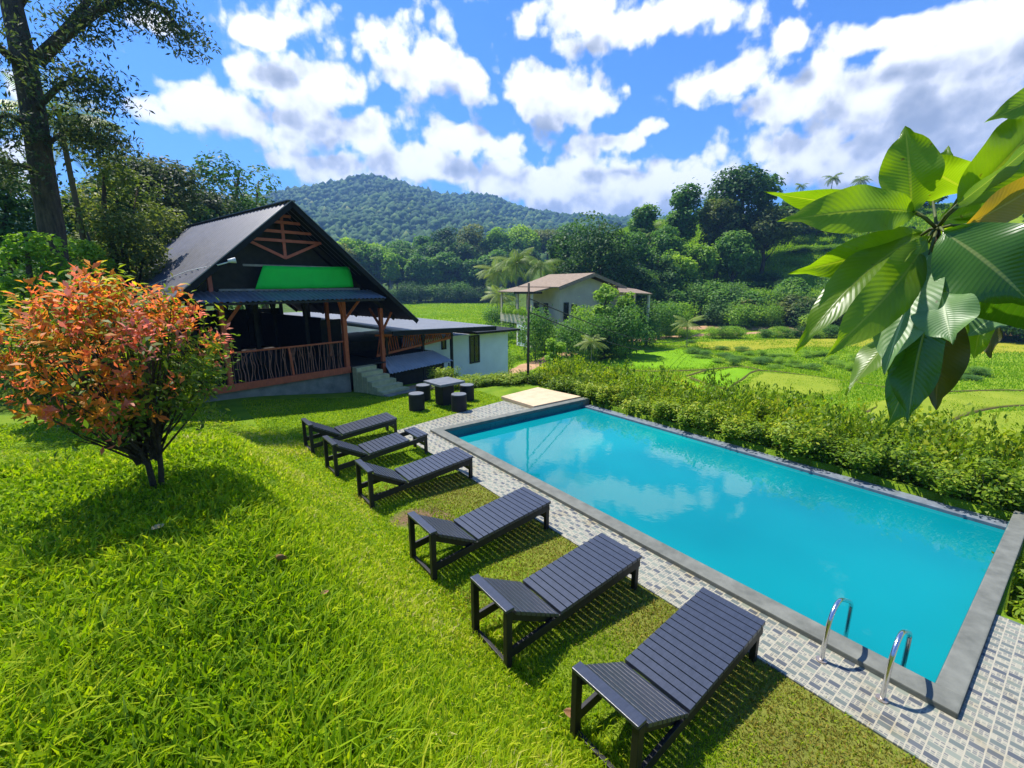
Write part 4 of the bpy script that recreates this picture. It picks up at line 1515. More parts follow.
# ---- big trees right of and behind the villa
for (kd, u, vt, d, w, lab) in [
    ('dark', 602, 206, 74, 92, 'big dark spreading tree directly behind the villa'),
    ('dark2', 566, 226, 80, 52, 'dark tree behind the villa gable and palms'),
    ('broad', 630, 222, 84, 52, 'mid green tree behind the right wing of the villa'),
    ('tall', 645, 196, 98, 34, 'slender tree with pale trunk left of the tallest clump'),
    ('tall', 686, 176, 100, 38, 'tall narrow tree standing alone against the white cloud'),
    ('dark', 748, 157, 104, 74, 'tallest dark tree clump on the right hill'),
    ('olive', 724, 190, 100, 46, 'olive tree leaning against the tallest clump'),
    ('dark2', 716, 182, 110, 36, 'dark tree just left of the tallest clump'),
    ('olive', 770, 200, 102, 60, 'olive crowned tree below the tallest clump'),
    ('broad2', 668, 222, 92, 46, 'pale-trunked tree beneath the tall narrow tree'),
    ('light', 676, 244, 88, 50, 'light green tree at the foot of the tall narrow tree'),
    ('light', 700, 236, 92, 46, 'bright tree between the tall narrow tree and the tallest clump'),
    ('broad', 738, 226, 96, 52, 'mid green tree under the tallest clump'),
    ('dark', 790, 222, 134, 60, 'dark round tree at the top of the grassy slope'),
    ('olive', 812, 228, 130, 48, 'olive tree at the top of the grassy slope'),
    ('olive', 842, 230, 130, 52, 'grey-green tree above the grassy slope by the big leaves'),
    ('dark', 826, 194, 138, 64, 'dark tree on the crest behind the grassy slope'),
    ('broad', 858, 190, 138, 70, 'mid green tree on the crest behind the big leaves'),
    ('dark2', 796, 198, 140, 54, 'dark tree on the crest right of the tallest clump'),
    ('dark', 786, 206, 118, 56, 'dark tree at the top of the slope beside the tallest clump'),
    ('olive', 818, 222, 116, 62, 'olive tree at the top of the slope below the leaf tips'),
    ('broad', 852, 222, 118, 60, 'mid green tree at the top of the slope behind the big leaves'),
    ('dark2', 886, 228, 116, 64, 'dark tree at the top of the slope behind the hanging leaves'),
    ('dark', 895, 192, 130, 80, 'dark tree on the crest hidden behind the leaf cluster'),
    ('broad', 940, 215, 125, 90, 'broad tree on the crest behind the leaf cluster'),
    ('dark', 1000, 212, 125, 90, 'dark tree on the crest at the far right'),
    ('broad', 1060, 220, 120, 90, 'tree on the crest beyond the far right'),
    ('tall', 772, 170, 108, 24, 'slim tree at the right shoulder of the tallest clump'),
    ('tall2', 640, 214, 104, 26, 'slim yellow-green tree behind the villa wing'),
    ('dark2', 660, 244, 82, 44, 'shadowy tree beside the villa right wing'),
    ('dark', 640, 262, 76, 50, 'dark tree right above the villa wing roof'),
]:
    plant_px(kd, u, vt, d, w, lab, group='trees on the wooded hill')

# ---- bushes covering the lower slope on the right
labs = {'bush_dark': 'dark leafy bush in the thicket above the dirt road', 'bush_mid': 'mid green bush in the thicket above the dirt road', 'bush_light': 'light green bush in the thicket above the dirt road', 'olive': 'small olive tree in the thicket above the dirt road', 'broad': 'small mid green tree in the thicket above the dirt road'}
for k in range(74):
    u = TR.uniform(632, 870)
    d = TR.uniform(77, 91)
    vt = np.interp(d, [77, 91], [306, 272]) + TR.uniform(-9, 9)
    if u < 700:
        vt -= 14
    kd = TR.choice(['bush_dark', 'bush_mid', 'bush_mid', 'bush_light', 'bush_light', 'broad', 'olive'])
    plant_px(kd, u, vt, d, TR.uniform(26, 48), labs[kd], cat='bush', name='bush', group='thicket above the dirt road', sink=.6)
for k in range(26):
    u = TR.uniform(860, 1060)
    d = TR.uniform(77, 95)
    kd = TR.choice(['bush_dark', 'bush_mid', 'bush_light', 'broad'])
    plant_px(kd, u, np.interp(d, [77, 95], [304, 262]), d, TR.uniform(34, 56), labs[kd], cat='bush', name='bush', group='thicket above the dirt road', sink=.6)
for k in range(30):
    u = TR.uniform(700, 880)
    d = TR.uniform(93, 113)
    kd = TR.choice(['bush_light', 'bush_mid', 'bush_light', 'bush_dark'])
    p = D(u, 270, d)
    h = TR.uniform(1.0, 2.6)
    plant(kd, p.x, p.y, h, TR.uniform(2.5, 5), {'bush_light': 'low light green scrub on the open grassy hillside', 'bush_mid': 'low mid green scrub on the open grassy hillside', 'bush_dark': 'low dark scrub on the open grassy hillside'}[kd], cat='bush', name='bush', group='scrub on the open hillside')
# roadside hedge
for k in range(24):
    u = 672 + k * 8.2 + TR.uniform(-3, 3)
    kd = TR.choice(['bush_mid', 'bush_light', 'bush_dark'])
    if 690 < u < 708 or 745 < u < 756:
        continue
    p = on(u, 338)
    plant(kd, p.x, p.y, TR.uniform(0.9, 1.9), TR.uniform(1.8, 3.4), 'low roadside bush between the dirt road and the paddies', cat='bush', name='bush', group='roadside bushes')

# ---- around the villa and along the path
vg = 'shrubs around the villa and the path'
for (kd, u, vt, d, w, lab) in [
    ('bush_light', 585, 296, 43, 40, 'yellow-topped bush in front of the villa gable wall'),
    ('bush_mid', 596, 312, 41, 50, 'mid green bush below the villa gable wall'),
    ('light', 606, 282, 44, 34, 'small tree with broad leaves beside the villa wing'),
    ('bush_light', 545, 318, 43, 40, 'light green bush between the path and the villa'),
    ('bush_mid', 572, 318, 38, 46, 'leafy bush below the yellow-topped bush'),
    ('light', 556, 332, 25, 26, 'young leafy tree right of the utility pole'),
    ('bush_mid', 500, 322, 42, 34, 'bush on the bank behind the white building corner'),
    ('bush_mid', 574, 364, 22, 34, 'dark leafy shrub beside the dirt path'),
    ('bush_dark', 640, 296, 52, 50, 'dark bush under the villa wing roof'),
    ('bush_dark', 618, 306, 50, 46, 'dark shaded bush beside the villa wing posts'),
    ('bush_mid', 662, 300, 60, 44, 'bush right of the villa wing'),
    ('bush_light', 678, 296, 66, 42, 'light bush at the start of the dirt road'),
    ('bush_mid', 648, 318, 50, 30, 'small bush at the upper bend of the path'),
    ('bush_mid', 628, 304, 43, 52, 'leafy bush in front of the villa wing posts'),
    ('bush_dark', 606, 318, 42, 50, 'dark bush at the foot of the villa gable wall'),
    ('bush_mid', 536, 306, 40, 40, 'bush screening the villa balcony corner'),
    ('light', 628, 286, 45, 30, 'small tree with rounded crown before the villa wing roof'),
    ('bush_light', 620, 334, 42, 34, 'low bright bush above the path bend'),
    ('bush_mid', 494, 306, 60, 26, 'dark bush below the coconut palms at the field corner'),
    ('bush_light', 505, 344, 33, 30, 'bush on the bank left of the pole'),
    ('bush_dark', 510, 300, 58, 30, 'dark bush left of the villa balcony'),
]:
    plant_px(kd, u, vt, d, w, lab, cat='bush' if 'bush' in kd else 'tree', name='bush' if 'bush' in kd else 'tree', group=vg)
for (u, v, d, w, lab) in [(592, 342, 36, 34, 'young coconut palm growing at the edge of the paddy'), (688, 323, 52, 34, 'young palm by the dirt road bend'), (942, 432, 17, 44, 'young palm rising from the paddy behind the hedge')]:
    palm_px(2, u, v, d, w, lab, 'young palms in the paddies', 'young_palm')

# strip of broad-leaved vegetable plants
rv = random.Random(5)
for k in range(64):
    a = k / 63
    u = 690 + a * 290 + rv.uniform(-8, 8)
    v = np.interp(u, [690, 740, 800, 860, 980], [349, 358, 360, 365, 372]) + rv.uniform(-7, 9)
    p = on(u, v)
    plant(rv.choice(['bush_mid', 'bush_light']), p.x, p.y, rv.uniform(0.35, 0.8), rv.uniform(1.0, 1.9), 'low leafy crop plant in the strip between the paddies', cat='crop plant', name='crop_plant', group='crop strip between the paddies')


# ------------------------------------------------------------------ hedge beyond the pool and by the tan slab
def shrub_variant(seed, n=2400):
    rng = np.random.default_rng(seed)
    V, Fc, Rn = [], [], []
    base = 0
    for s in range(16):      # upright shoots with leaves in pairs
        az_ = rng.uniform(0, 2 * PI)
        rr_ = rng.uniform(0.05, 0.55)
        top = np.array([math.cos(az_) * rr_, math.sin(az_) * rr_, rng.uniform(0.6, 1.05)])
        foot = top * np.array([0.3, 0.3, 0])
        k = n // 16
        tt = rng.uniform(0.12, 1.0, k) ** 0.8
        c = foot + (top - foot) * tt[:, None] + rng.normal(size=(k, 3)) * np.array([0.10, 0.10, 0.06])
        nn = nrm(np.array([math.cos(az_) * .4, math.sin(az_) * .4, 0.9]) + rng.normal(size=(k, 3)) * 0.5)
        v, f, r = leaf_quads(c, nn, 0.095, rng, 0.52)
        V.append(v)
        Fc.append(f + base)
        base += len(v)
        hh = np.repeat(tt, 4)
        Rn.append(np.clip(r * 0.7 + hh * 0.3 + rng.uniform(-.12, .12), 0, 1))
    me = np_mesh('shrub_leaves', np.concatenate(V), [np.concatenate(Fc)], np.concatenate(Rn))
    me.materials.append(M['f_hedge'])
    return me


SHV = [shrub_variant(s) for s in (1, 2, 3, 4)]
sb = MB()
for k in range(9):
    a = k * 0.7
    sb.tube([(0.03 * math.cos(a), 0.03 * math.sin(a), -0.1), (0.3 * math.cos(a), 0.3 * math.sin(a), 0.8)], [0.012, 0.005], 5)
STEMS = sb.mesh('shrub_stems')
STEMS.materials.append(M['bark'])


def hedge_shrub(x, y, h, w, label, group):
    o = thing('hedge_shrub', label, 'shrub', (x, y, gz(x, y) - 0.03), TR.uniform(0, 6.28), group)
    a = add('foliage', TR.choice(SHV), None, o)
    a.scale = (w, w, h)
    c = add('stem', STEMS, None, o)
    c.scale = (w, w, h)


hg = 'hedge shrubs beyond the pool'
for row, (x0, hh) in enumerate(((11.1, 1.25), (11.6, 1.4), (12.2, 1.5), (12.9, 1.6))):
    y = -1.2 + 0.2 * row
    while y < 13.6:
        x = x0 + TR.uniform(-.15, .15)
        g = gz(x, y)
        if not (row == 0 and y < 0.2):
            top = TR.uniform(0.38, 0.80) + 0.14 * row - 0.015 * y
            hedge_shrub(x, y, max(0.6, top - g), TR.uniform(0.8, 1.05), ['yellow-green leafy shrub in the row touching the far edge of the pool', 'leafy shrub in the middle row of the pool hedge', 'leafy shrub in the back row of the hedge facing the paddies'][min(row, 2)], hg)
        y += TR.uniform(0.55, 0.75)
for k in range(26):
    x = TR.uniform(8.0, 13.2)
    y = 12.75 + TR.uniform(0, 3.6) + max(0, (x - 10.5)) * 0.1
    if x < 9.0 and y < 13.3:
        continue
    hedge_shrub(x, y, min(TR.uniform(0.65, 0.95), max(0.45, np.interp(y, [12.7, 14.5, 16.5], [.38, .15, -.3]) - gz(x, y))), TR.uniform(0.8, 1.1), 'leafy shrub in the bed between the tan slab and the white building', 'shrubs behind the tan slab')
for (x, y, h) in ((on(448, 386).x, on(448, 386).y, 0.8), (on(440, 384).x, on(440, 384).y, 0.7)):
    hedge_shrub(x, y, h, 0.9, 'shrub against the foot of the white wall', 'shrubs at the foot of the white wall')
for (x, y, h, w) in ((7.75, -0.3, 0.9, .8), (7.9, 0.55 - .8, 1.1, .8), (8.3, -0.9, 1.2, .9), (8.9, -0.2, 1.2, 0.9), (9.8, -0.3, 1.25, 0.9), (10.6, -.4, 1.3, .9)):
    hedge_shrub(x, y, h, w, 'shrub growing below the near end of the pool', 'shrubs below the near end of the pool')


# ------------------------------------------------------------------ utility pole and wires
pb = on(528, 384)
pl = thing('utility_pole', 'thin dark utility pole standing beside the dirt path', 'pole', (pb.x, pb.y, pb.z))
ptop = D(528, 283, math.hypot(pb.x, pb.y)).z - pb.z
MB().tube([(0, 0, -0.3), (0, 0, ptop)], [0.055, 0.042], 10).build('shaft', M['pole'], pl, smooth=True)
MB().bar((-0.55 * cy, 0.55 * sy, ptop - 0.35), (0.5 * cy, -0.5 * sy, ptop - 0.35), 0.08, 0.08).build('cross_arm', M['pole'], pl)
for k, (uu, vv, dd, lab) in enumerate([(705, 330, 60, 'upper overhead wire running from the pole towards the dirt road'), (700, 337, 58, 'lower overhead wire running from the pole towards the dirt road')]):
    a = Vector((pb.x, pb.y, pb.z + ptop - 0.55 - 0.5 * k))
    c = D(uu, vv, dd)
    pts = [a.lerp(c, i / 14) - Vector((0, 0, 1.6 * math.sin(PI * i / 14))) for i in range(15)]
    tag(MB().tube(pts, 0.022, 5).build('overhead_wire', M['wire']), lab, 'wire', 'wires from the utility pole')

# ------------------------------------------------------------------ villa
vc = D(558, 288, 46)                                     # its nearest eave corner
va_ = math.atan2(1, -1) - YAW                             # ridge runs away to the left
vil = thing('villa', 'two-storey cream villa with brown tiled gable roofs and a balcony', 'house', (vc.x, vc.y, -3.0), 0)
# local axes: X along the gable wall (right and away), Y along the ridge (left and away)
ang = R(26) - YAW
vil.rotation_euler = (0, 0, ang)
EZv = vc.z + 3.0
RZv = D(593, 275, 48.5).z + 3.0 + .1
VW, VL = 8.4, 8.4
MB().box((0.7, 0.7, -0.6), (VW - .7, VL - .3, 2.7)).build('lower_wall', M['grey_wall'], vil)
up = MB()
up.box((0.7, 0.7, 2.7), (VW - .7, VL - .3, EZv))
up.add([(0.7, 0.7, EZv), (VW - .7, 0.7, EZv), (VW / 2, 0.7, RZv - .35), (0.7, .95, EZv), (VW - .7, .95, EZv), (VW / 2, .95, RZv - .35)], [(0, 1, 2), (5, 4, 3), (0, 3, 4, 1), (1, 4, 5, 2), (2, 5, 3, 0)])
up.build('upper_wall', M['cream'], vil)
for s in (0, 1):
    e = 0 if s == 0 else VW
    q = [(VW / 2, -0.2, RZv), (VW / 2, VL + .4, RZv), (e, VL + .4, EZv), (e, -0.2, EZv)]
    MB().slab(q if s else q[::-1], 0.12).build('roof', M['roof_tile'], vil)
    MB().bar((VW / 2, -0.24, RZv - .12), (e, -0.24, EZv - .12), 0.05, 0.24).build('barge_board', M['roof_tile'], vil)
# porch roof along the left side, over the balcony
MB().slab([(0.9, 1.6, EZv + .10), (0.9, VL + 1.2, EZv + .10), (-2.2, VL + 1.2, EZv - .55), (-2.2, 1.6, EZv - .55)][::-1], 0.12).build('porch_roof', M['roof_tile'], vil)
MB().box((-2.0, 1.9, 2.55), (0.7, VL + 1.0, 2.75)).build('balcony_floor', M['grey_wall'], vil)
bal = MB()
bal.box((-2.0, 1.9, 2.75), (-1.9, VL + 1, 3.5)).box((-1.9, 1.9, 2.75), (0.7, 2.0, 3.5))
bal.build('balcony_parapet', M['cream'], vil)
for yy in (2.0, 5.2, VL + .9):
    MB().box((-1.95, yy - .1, -0.5), (-1.75, yy + .1, EZv - .5)).build('post', M['cream'], vil)
# upper door and windows on the gable wall and the balcony wall
MB().box((0.66, 3.0, 2.78), (0.69, 4.0, 4.75)).build('door', M['dark_wood'], vil)


def vwin(x0, x1, z0, z1):
    window(vil, x0, x1, z0, z1, 0.69, M['dark_wood'], 1)


vwin(1.15, 1.75, 3.0, 4.9)
vwin(2.1, 2.75, 3.7, 4.7)
vwin(1.3, 2.4, 0.5, 1.9)
MB().box((0.64, 5.0, 3.4), (0.69, 6.2, 4.7)).build('shutter', M['dark_wood'], vil)
MB().box((-2.02, 2.4, 0.2), (-1.9, 5.0, 2.5)).build('lower_screen', M['white_wall'], vil)
MB().box((-2.06, 3.0, 0.6), (-2.03, 3.9, 2.0)).build('window', M['dark_glass'], vil)
MB().box((-2.06, 4.1, 0.6), (-2.03, 4.7, 2.0)).build('window', M['dark_glass'], vil)
# right wing
MB().slab([(VW - .9, 0.2, EZv + .15), (VW + 1.7, .2, EZv - .15), (VW + 1.7, -2.4, EZv - .6), (VW - 2.6, -2.4, EZv - .4)][::-1], 0.12).build('wing_roof', M['roof_tile'], vil)
for (a, c) in ((VW + 1.4, -2.2), (VW - 2.2, -2.2), (VW + 1.4, 0)):
    MB().box((a - .1, c - .1, -0.5), (a + .1, c + .1, EZv - .7)).build('wing_post', M['cream'], vil)
MB().box((VW - .7, 0.3, -0.5), (VW + 1.2, 4.5, EZv - .3)).build('wing_wall', M['cream'], vil)
# balcony planting
for k in range(7):
    yy = 2.2 + k * 1.05
    lx, lyy = -1.95, yy
    wx = vc.x + lx * math.cos(ang) - lyy * math.sin(ang)
    wy = vc.y + lx * math.sin(ang) + lyy * math.cos(ang)
    cm, tm, ext = KINDS['bush_light']
    o = thing('balcony_plant', 'light green plant spilling along the villa balcony parapet', 'plant', (wx, wy, 0.35), k, 'plants along the villa balcony')
    c = add('foliage', cm, None, o)
    c.scale = (0.75, 0.75, 0.95)


# ------------------------------------------------------------------ trees on the left
def big_left_tree():
    KS = 1.3
    base = D(52, 300, 14.0 * KS)
    g = gz(base.x, base.y)
    o = thing('shade_tree', 'large leaning tree with thick dark trunk and feathery foliage at the upper left', 'tree', (base.x, base.y, g - .1))
    def L(u, v, d):
        return D(u, v, d * KS) - Vector((base.x, base.y, g - .1))
    mb = MB()
    tp = [Vector((0.25, -.2, -0.2)), L(58, 300, 14), L(52, 230, 14), L(42, 170, 14), L(33, 110, 14.1), L(24, 60, 14.2), L(12, 5, 14.4), L(2, -60, 14.6), L(-10, -130, 15)]
    mb.tube(tp, [q * KS for q in (0.34, 0.24, 0.22, 0.205, 0.20, .20, 0.17, 0.14, 0.08)], 12)
    ends = []

    def limb(pts, r):
        mb.tube(pts, [r * KS * (1 - 0.75 * i / (len(pts) - 1)) for i in range(len(pts))], 7)
        for a, c in zip(pts[1:-1], pts[2:]):
            for t_ in (0.3, .65, 1.0):
                ends.append(a.lerp(c, t_))
    limb([L(36, 62, 14.1), L(65, 34, 13.9), L(95, 12, 13.7), L(130, -6, 13.5), L(165, 10, 13.4), L(188, 40, 13.3)], 0.13)
    limb([L(60, 38, 13.9), L(85, 5, 14), L(110, -35, 14.2), L(150, -70, 14.3)], 0.09)
    limb([L(26, 70, 14.1), L(-10, 40, 13.6), L(-50, 20, 13.2)], 0.10)
    limb([L(34, 110, 14.0), L(60, 85, 13.5), L(85, 78, 13.1), L(100, 88, 12.9)], 0.07)
    limb([L(38, 130, 14.0), L(10, 115, 13.6), L(-20, 120, 13.2)], 0.07)
    limb([L(44, 175, 14.0), L(20, 165, 13.8), L(-15, 160, 13.4)], 0.06)
    limb([L(14, 10, 14.4), L(40, -30, 14.6), L(70, -70, 15)], 0.10)
    limb([L(40, 150, 14.0), L(66, 130, 13.8), L(90, 132, 13.6), L(112, 140, 13.5)], 0.05)
    mb.build('trunk', M['bark'], o, smooth=True)
    rng = np.random.default_rng(8)
    C = []
    for e in ends:
        r = rng.uniform(0.45, 0.85) * KS
        k = 270
        q = nrm(rng.normal(size=(k, 3))) * (rng.uniform(0, 1, k)[:, None] ** 0.5) * r * np.array([1.1, 1.1, 0.75])
        C.append(np.array(e)[None] + q + np.array([0, 0, -0.12]))
    # sprays close to the trunk
    for (u, v) in ((20, 90), (60, 110), (8, 60), (70, 60), (30, 140), (5, 140), (55, 160), (15, 30), (45, 15)):
        e = L(u, v, 13.6 + rng.uniform(-.5, .5))
        q = rng.normal(size=(110, 3)) * np.array([.38, .38, .3]) * KS
        C.append(np.array(e)[None] + q)
    C = np.concatenate(C)
    n = nrm(rng.normal(size=C.shape) + np.array([0, 0, 0.7]))
    v, f, r = leaf_quads(C, n, 0.15, rng, 0.32, droop=np.array([0, 0, -0.5]))
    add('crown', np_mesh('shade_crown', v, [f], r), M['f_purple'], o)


big_left_tree()
lg = 'trees on the bank left of the pavilion'
for (kd, u, vt, d, w, lab) in [
    ('umbrella', 150, 148, 33, 118, 'flat-crowned dark tree with open limbs behind the pavilion roof'),
    ('dark', 230, 134, 48, 104, 'round-topped tree standing highest behind the pavilion ridge'),
    ('olive_fine', 96, 132, 22, 110, 'olive leafy tree just right of the leaning trunk'),
    ('light_fine', 14, 196, 17, 86, 'sunlit yellow-green bushy tree left of the leaning trunk'),
    ('umbrella', 200, 186, 40, 86, 'lower flat-crowned tree just above the pavilion ridge'),
    ('olive_fine', 150, 196, 28, 90, 'olive bushy tree tucked behind the pavilion eaves'),
    ('bush_dark', 60, 240, 22, 90, 'dark undergrowth bush behind the orange shrub'),
    ('bush_mid', 115, 232, 24, 70, 'mid green undergrowth between the leaning trunk and the pavilion'),
    ('bush_dark', -10, 262, 21, 90, 'dark low bush at the left edge of the lawn'),
    ('dark', -40, 110, 26, 120, 'dark tree at the far left behind the leaning trunk'),
    ('light_fine', 75, 200, 20, 60, 'bright leafy sapling behind the leaning trunk'),
    ('bush_mid', 25, 296, 20, 70, 'leafy low bush behind the orange shrub on the left'),
    ('olive_fine', 250, 178, 60, 46, 'small olive tree right of the round-topped tree'),
    ('dark2', 120, 176, 36, 66, 'dark tree filling the gap behind the flat-crowned tree'),
    ('dark', 108, 164, 31, 96, 'broad dark tree between the leaning trunk and the flat-crowned tree'),
    ('dark2', 176, 172, 39, 84, 'dark tree filling the skyline above the pavilion eaves'),
    ('dark', 66, 172, 27, 84, 'dark tree directly behind the leaning trunk'),
    ('bush_dark', 170, 262, 34, 60, 'dark bush hidden behind the pavilion eaves'),
]:
    plant_px(kd, u, vt, d, w, lab, group=lg, cat='bush' if 'bush' in kd else 'tree', name='bush' if 'bush' in kd else 'tree')
lp = palm_px(0, 60, 122, 21, 96, 'palm with fine fronds beside the leaning trunk', lg)
for ch in lp.children:
    if ch.name.startswith('trunk'):
        ch.material_slots[0].link = 'OBJECT'
        ch.material_slots[0].material = M['bark']


# ------------------------------------------------------------------ orange shrub on the bank
def orange_shrub():
    bp = on(157, 489)
    o = thing('ornamental_shrub', 'rounded shrub with orange and red new leaves over green on the bank', 'shrub', bp)
    o.scale = (0.94, 0.94, 0.92)
    rng = np.random.default_rng(12)
    stems = MB()
    right = np.array([cy, -sy, 0])
    away = np.array([sy, cy, 0])
    shoots = []
    for i in range(410):
        d = nrm(rng.normal(size=(1, 3)))[0]
        if d[2] < -0.75:
            d[2] *= -0.6
        rad = rng.uniform(0.55, 1.0) ** 0.6
        w = 0.80 * (1 - 0.15 * max(0, d[2]) - 0.42 * max(0, -d[2]))
        lump = 1 + 0.16 * math.sin(5 * math.atan2(d[1], d[0]) + 3.1 * d[2]) + 0.08 * math.sin(9 * d[2] + 4 * d[0])
        c = (right * d @ np.array([0, 0, 0]) if False else np.array([d[0], d[1], 0]) * w) * rad * lump
        c = c + np.array([0, 0, 1.16 + d[2] * (0.78 if d[2] > 0 else 0.72) * rad * (0.6 + 0.4 * lump)])
        c = c - right * 0.20 * min(1, c[2] / 1.4)
        shoots.append((c, d, rad))
    Vn, Fn, Rn, bn = [], [], [], 0
    Vg, Fg, Rg, bg_ = [], [], [], 0
    for (c, d, rad) in shoots:
        ax = nrm((d * 0.75 + np.array([0, 0, 0.75]) + rng.normal(size=3) * 0.25)[None])[0]
        hgt = c[2]
        side = -(c @ right)                       # orange mostly on top and to the left
        pnew = np.clip(0.05 + 0.85 * ss(1.05, 1.65, hgt) + 0.50 * ss(0.1, 0.9, side) * (hgt > 0.7) + 0.12 * math.sin(4.1 * c[0] + 3.3 * c[2]), 0, 0.70) * (rad > 0.70)
        if 0.85 < hgt < 1.35 and abs(c @ right - 0.15) < 0.38 and (c @ away) < -0.25:
            pnew = 0.8
        if (c @ right) > 0.5 and hgt > 1.1:
            pnew = max(pnew, 0.5)
        new = rng.random() < pnew
        k = 16 if new else 22
        tt = rng.uniform(-0.08, 0.17, k)
        ph = rng.uniform(0, 2 * PI, k)
        e1 = nrm(np.cross(ax, [0.3, 0.5, 0.8])[None])[0]
        e2 = np.cross(ax, e1)
        radial = np.cos(ph)[:, None] * e1 + np.sin(ph)[:, None] * e2
        dirs = nrm(radial * 0.8 + ax * (0.75 if new else 0.35) + rng.normal(size=(k, 3)) * 0.15)
        spread = 0.03 if new else 0.07
        cc = c[None] + ax * tt[:, None] + dirs * 0.035 + rng.normal(size=(k, 3)) * spread
        nn = nrm(np.cross(dirs, np.cross(ax[None] + rng.normal(size=(k, 3)) * .2, dirs)))
        sz = 0.078 if new else 0.072
        szv = sz * rng.uniform(0.7, 1.3, k)[:, None]
        s_ = np.cross(nn, dirs)
        a = cc - dirs * szv * .5
        b_ = cc + dirs * szv * .5 - nn * szv * .1
        l_ = cc + s_ * szv * .19 + nn * szv * .07
        r_ = cc - s_ * szv * .19 + nn * szv * .07
        v = np.stack([a, l_, b_, r_], 1).reshape(-1, 3)
        f = np.arange(4 * k).reshape(k, 4)
        tone = rng.uniform(0, 1)
        if new:
            r = np.clip(0.55 * tone + 0.45 * np.repeat(rng.uniform(0, 1, k), 4) + (0.15 if (c @ right) > .3 else -0.08), 0, 1)
            Vn.append(v); Fn.append(f + bn); Rn.append(r); bn += len(v)
        else:
            r = np.clip(0.5 * tone + 0.5 * np.repeat(rng.uniform(0, 1, k), 4) + 0.22 * (hgt - 1.1), 0, 1)
            Vg.append(v); Fg.append(f + bg_); Rg.append(r); bg_ += len(v)
    add('foliage', np_mesh('shrub_green', np.concatenate(Vg), [np.concatenate(Fg)], np.concatenate(Rg)), M['f_shrub'], o)
    add('new_growth', np_mesh('shrub_new', np.concatenate(Vn), [np.concatenate(Fn)], np.concatenate(Rn)), M['f_new'], o)
    rg = random.Random(2)
    for i in range(3):
        a = i * 2.1
        stems.tube([(0.03 * math.cos(a), 0.03 * math.sin(a), -0.1), (0.06 * math.cos(a), 0.05 * math.sin(a), 0.25), (0.14 * math.cos(a) - .06, 0.12 * math.sin(a), 0.62), (.2 * math.cos(a) - .1, .2 * math.sin(a), 1.2)], [0.026, 0.022, 0.018, 0.011], 8)
    for i in range(0, 410, 4):
        c = Vector(shoots[i][0])
        a = rg.uniform(0, 6.28)
        p = Vector((0.08 * math.cos(a) - .03, 0.08 * math.sin(a), rg.uniform(0.25, 0.6)))
        stems.tube([p, p.lerp(c, 0.5) + Vector((0, 0, -0.06)), c], [0.012, 0.008, 0.003], 5)
    stems.build('trunk', M['bark'], o, smooth=True)


orange_shrub()


# ------------------------------------------------------------------ big leaves hanging in from the right
def big_leaf_mat(name, c1, c2, trans, midc, rough=0.32):
    m, nt, out = mat(name)
    uv = nt.new('ShaderNodeUVMap').outputs[0]
    sep = nt.new('ShaderNodeSeparateXYZ')
    nt.l.new(uv, sep.inputs[0])
    uu = nt.math('ABSOLUTE', nt.math('SUBTRACT', sep.outputs[0], 0.5))
    vv = sep.outputs[1]
    mid = nt.smooth(uu, 0.03, 0.012)
    ph = nt.math('MULTIPLY', nt.math('SUBTRACT', vv, nt.math('MULTIPLY', uu, 0.30)), 26.0)
    wave = nt.math('ABSOLUTE', nt.math('SUBTRACT', nt.math('FRACT', ph), 0.5))
    vein = nt.math('MULTIPLY', nt.smooth(wave, 0.08, 0.0), 0.14)
    p = nt.objco()
    col = nt.ramp(nt.noise(p, 9, 5, 0.6), [(0.3, c2), (0.7, c1)])
    col = nt.mix(nt.math('MAXIMUM', mid, vein), col, midc)
    spot = nt.smooth(nt.noise(p, 55, 2, 0.5), 0.72, 0.76)
    col = nt.mix(nt.math('MULTIPLY', spot, 0.7), col, (0.10, 0.06, 0.02))
    bmp = nt.bump(nt.math('ADD', wave, nt.math('MULTIPLY', mid, -0.6)), 0.2, 0.003)
    b = principled(nt, out, col, rough, 0.5, 0, bmp)
    tr = nt.new('ShaderNodeBsdfTranslucent')
    nt.put(tr.inputs[0], nt.mix(1.0, col, (1.9, 1.9, 0.35), 'MULTIPLY'))
    nt.put(tr.inputs[1], bmp)
    mx = nt.new('ShaderNodeMixShader')
    mx.inputs[0].default_value = trans
    nt.l.new(b.outputs[0], mx.inputs[1])
    nt.l.new(tr.outputs[0], mx.inputs[2])
    nt.l.new(mx.outputs[0], out.inputs[0])
    return m


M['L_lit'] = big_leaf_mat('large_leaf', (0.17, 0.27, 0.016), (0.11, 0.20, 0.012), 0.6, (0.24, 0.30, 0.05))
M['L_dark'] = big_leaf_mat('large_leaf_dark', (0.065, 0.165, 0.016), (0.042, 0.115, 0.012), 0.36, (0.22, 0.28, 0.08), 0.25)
M['L_pale'] = big_leaf_mat('large_leaf_underside', (0.15, 0.26, 0.09), (0.10, 0.20, 0.06), 0.3, (0.34, 0.42, 0.22), 0.42)
M['L_yellow'] = big_leaf_mat('large_leaf_yellowing', (0.42, 0.25, 0.05), (0.28, 0.20, 0.04), 0.35, (0.45, 0.32, 0.12), 0.45)
M['L_brown'] = big_leaf_mat('large_leaf_old', (0.10, 0.085, 0.025), (0.05, 0.065, 0.014), 0.3, (0.16, 0.12, 0.05), 0.45)


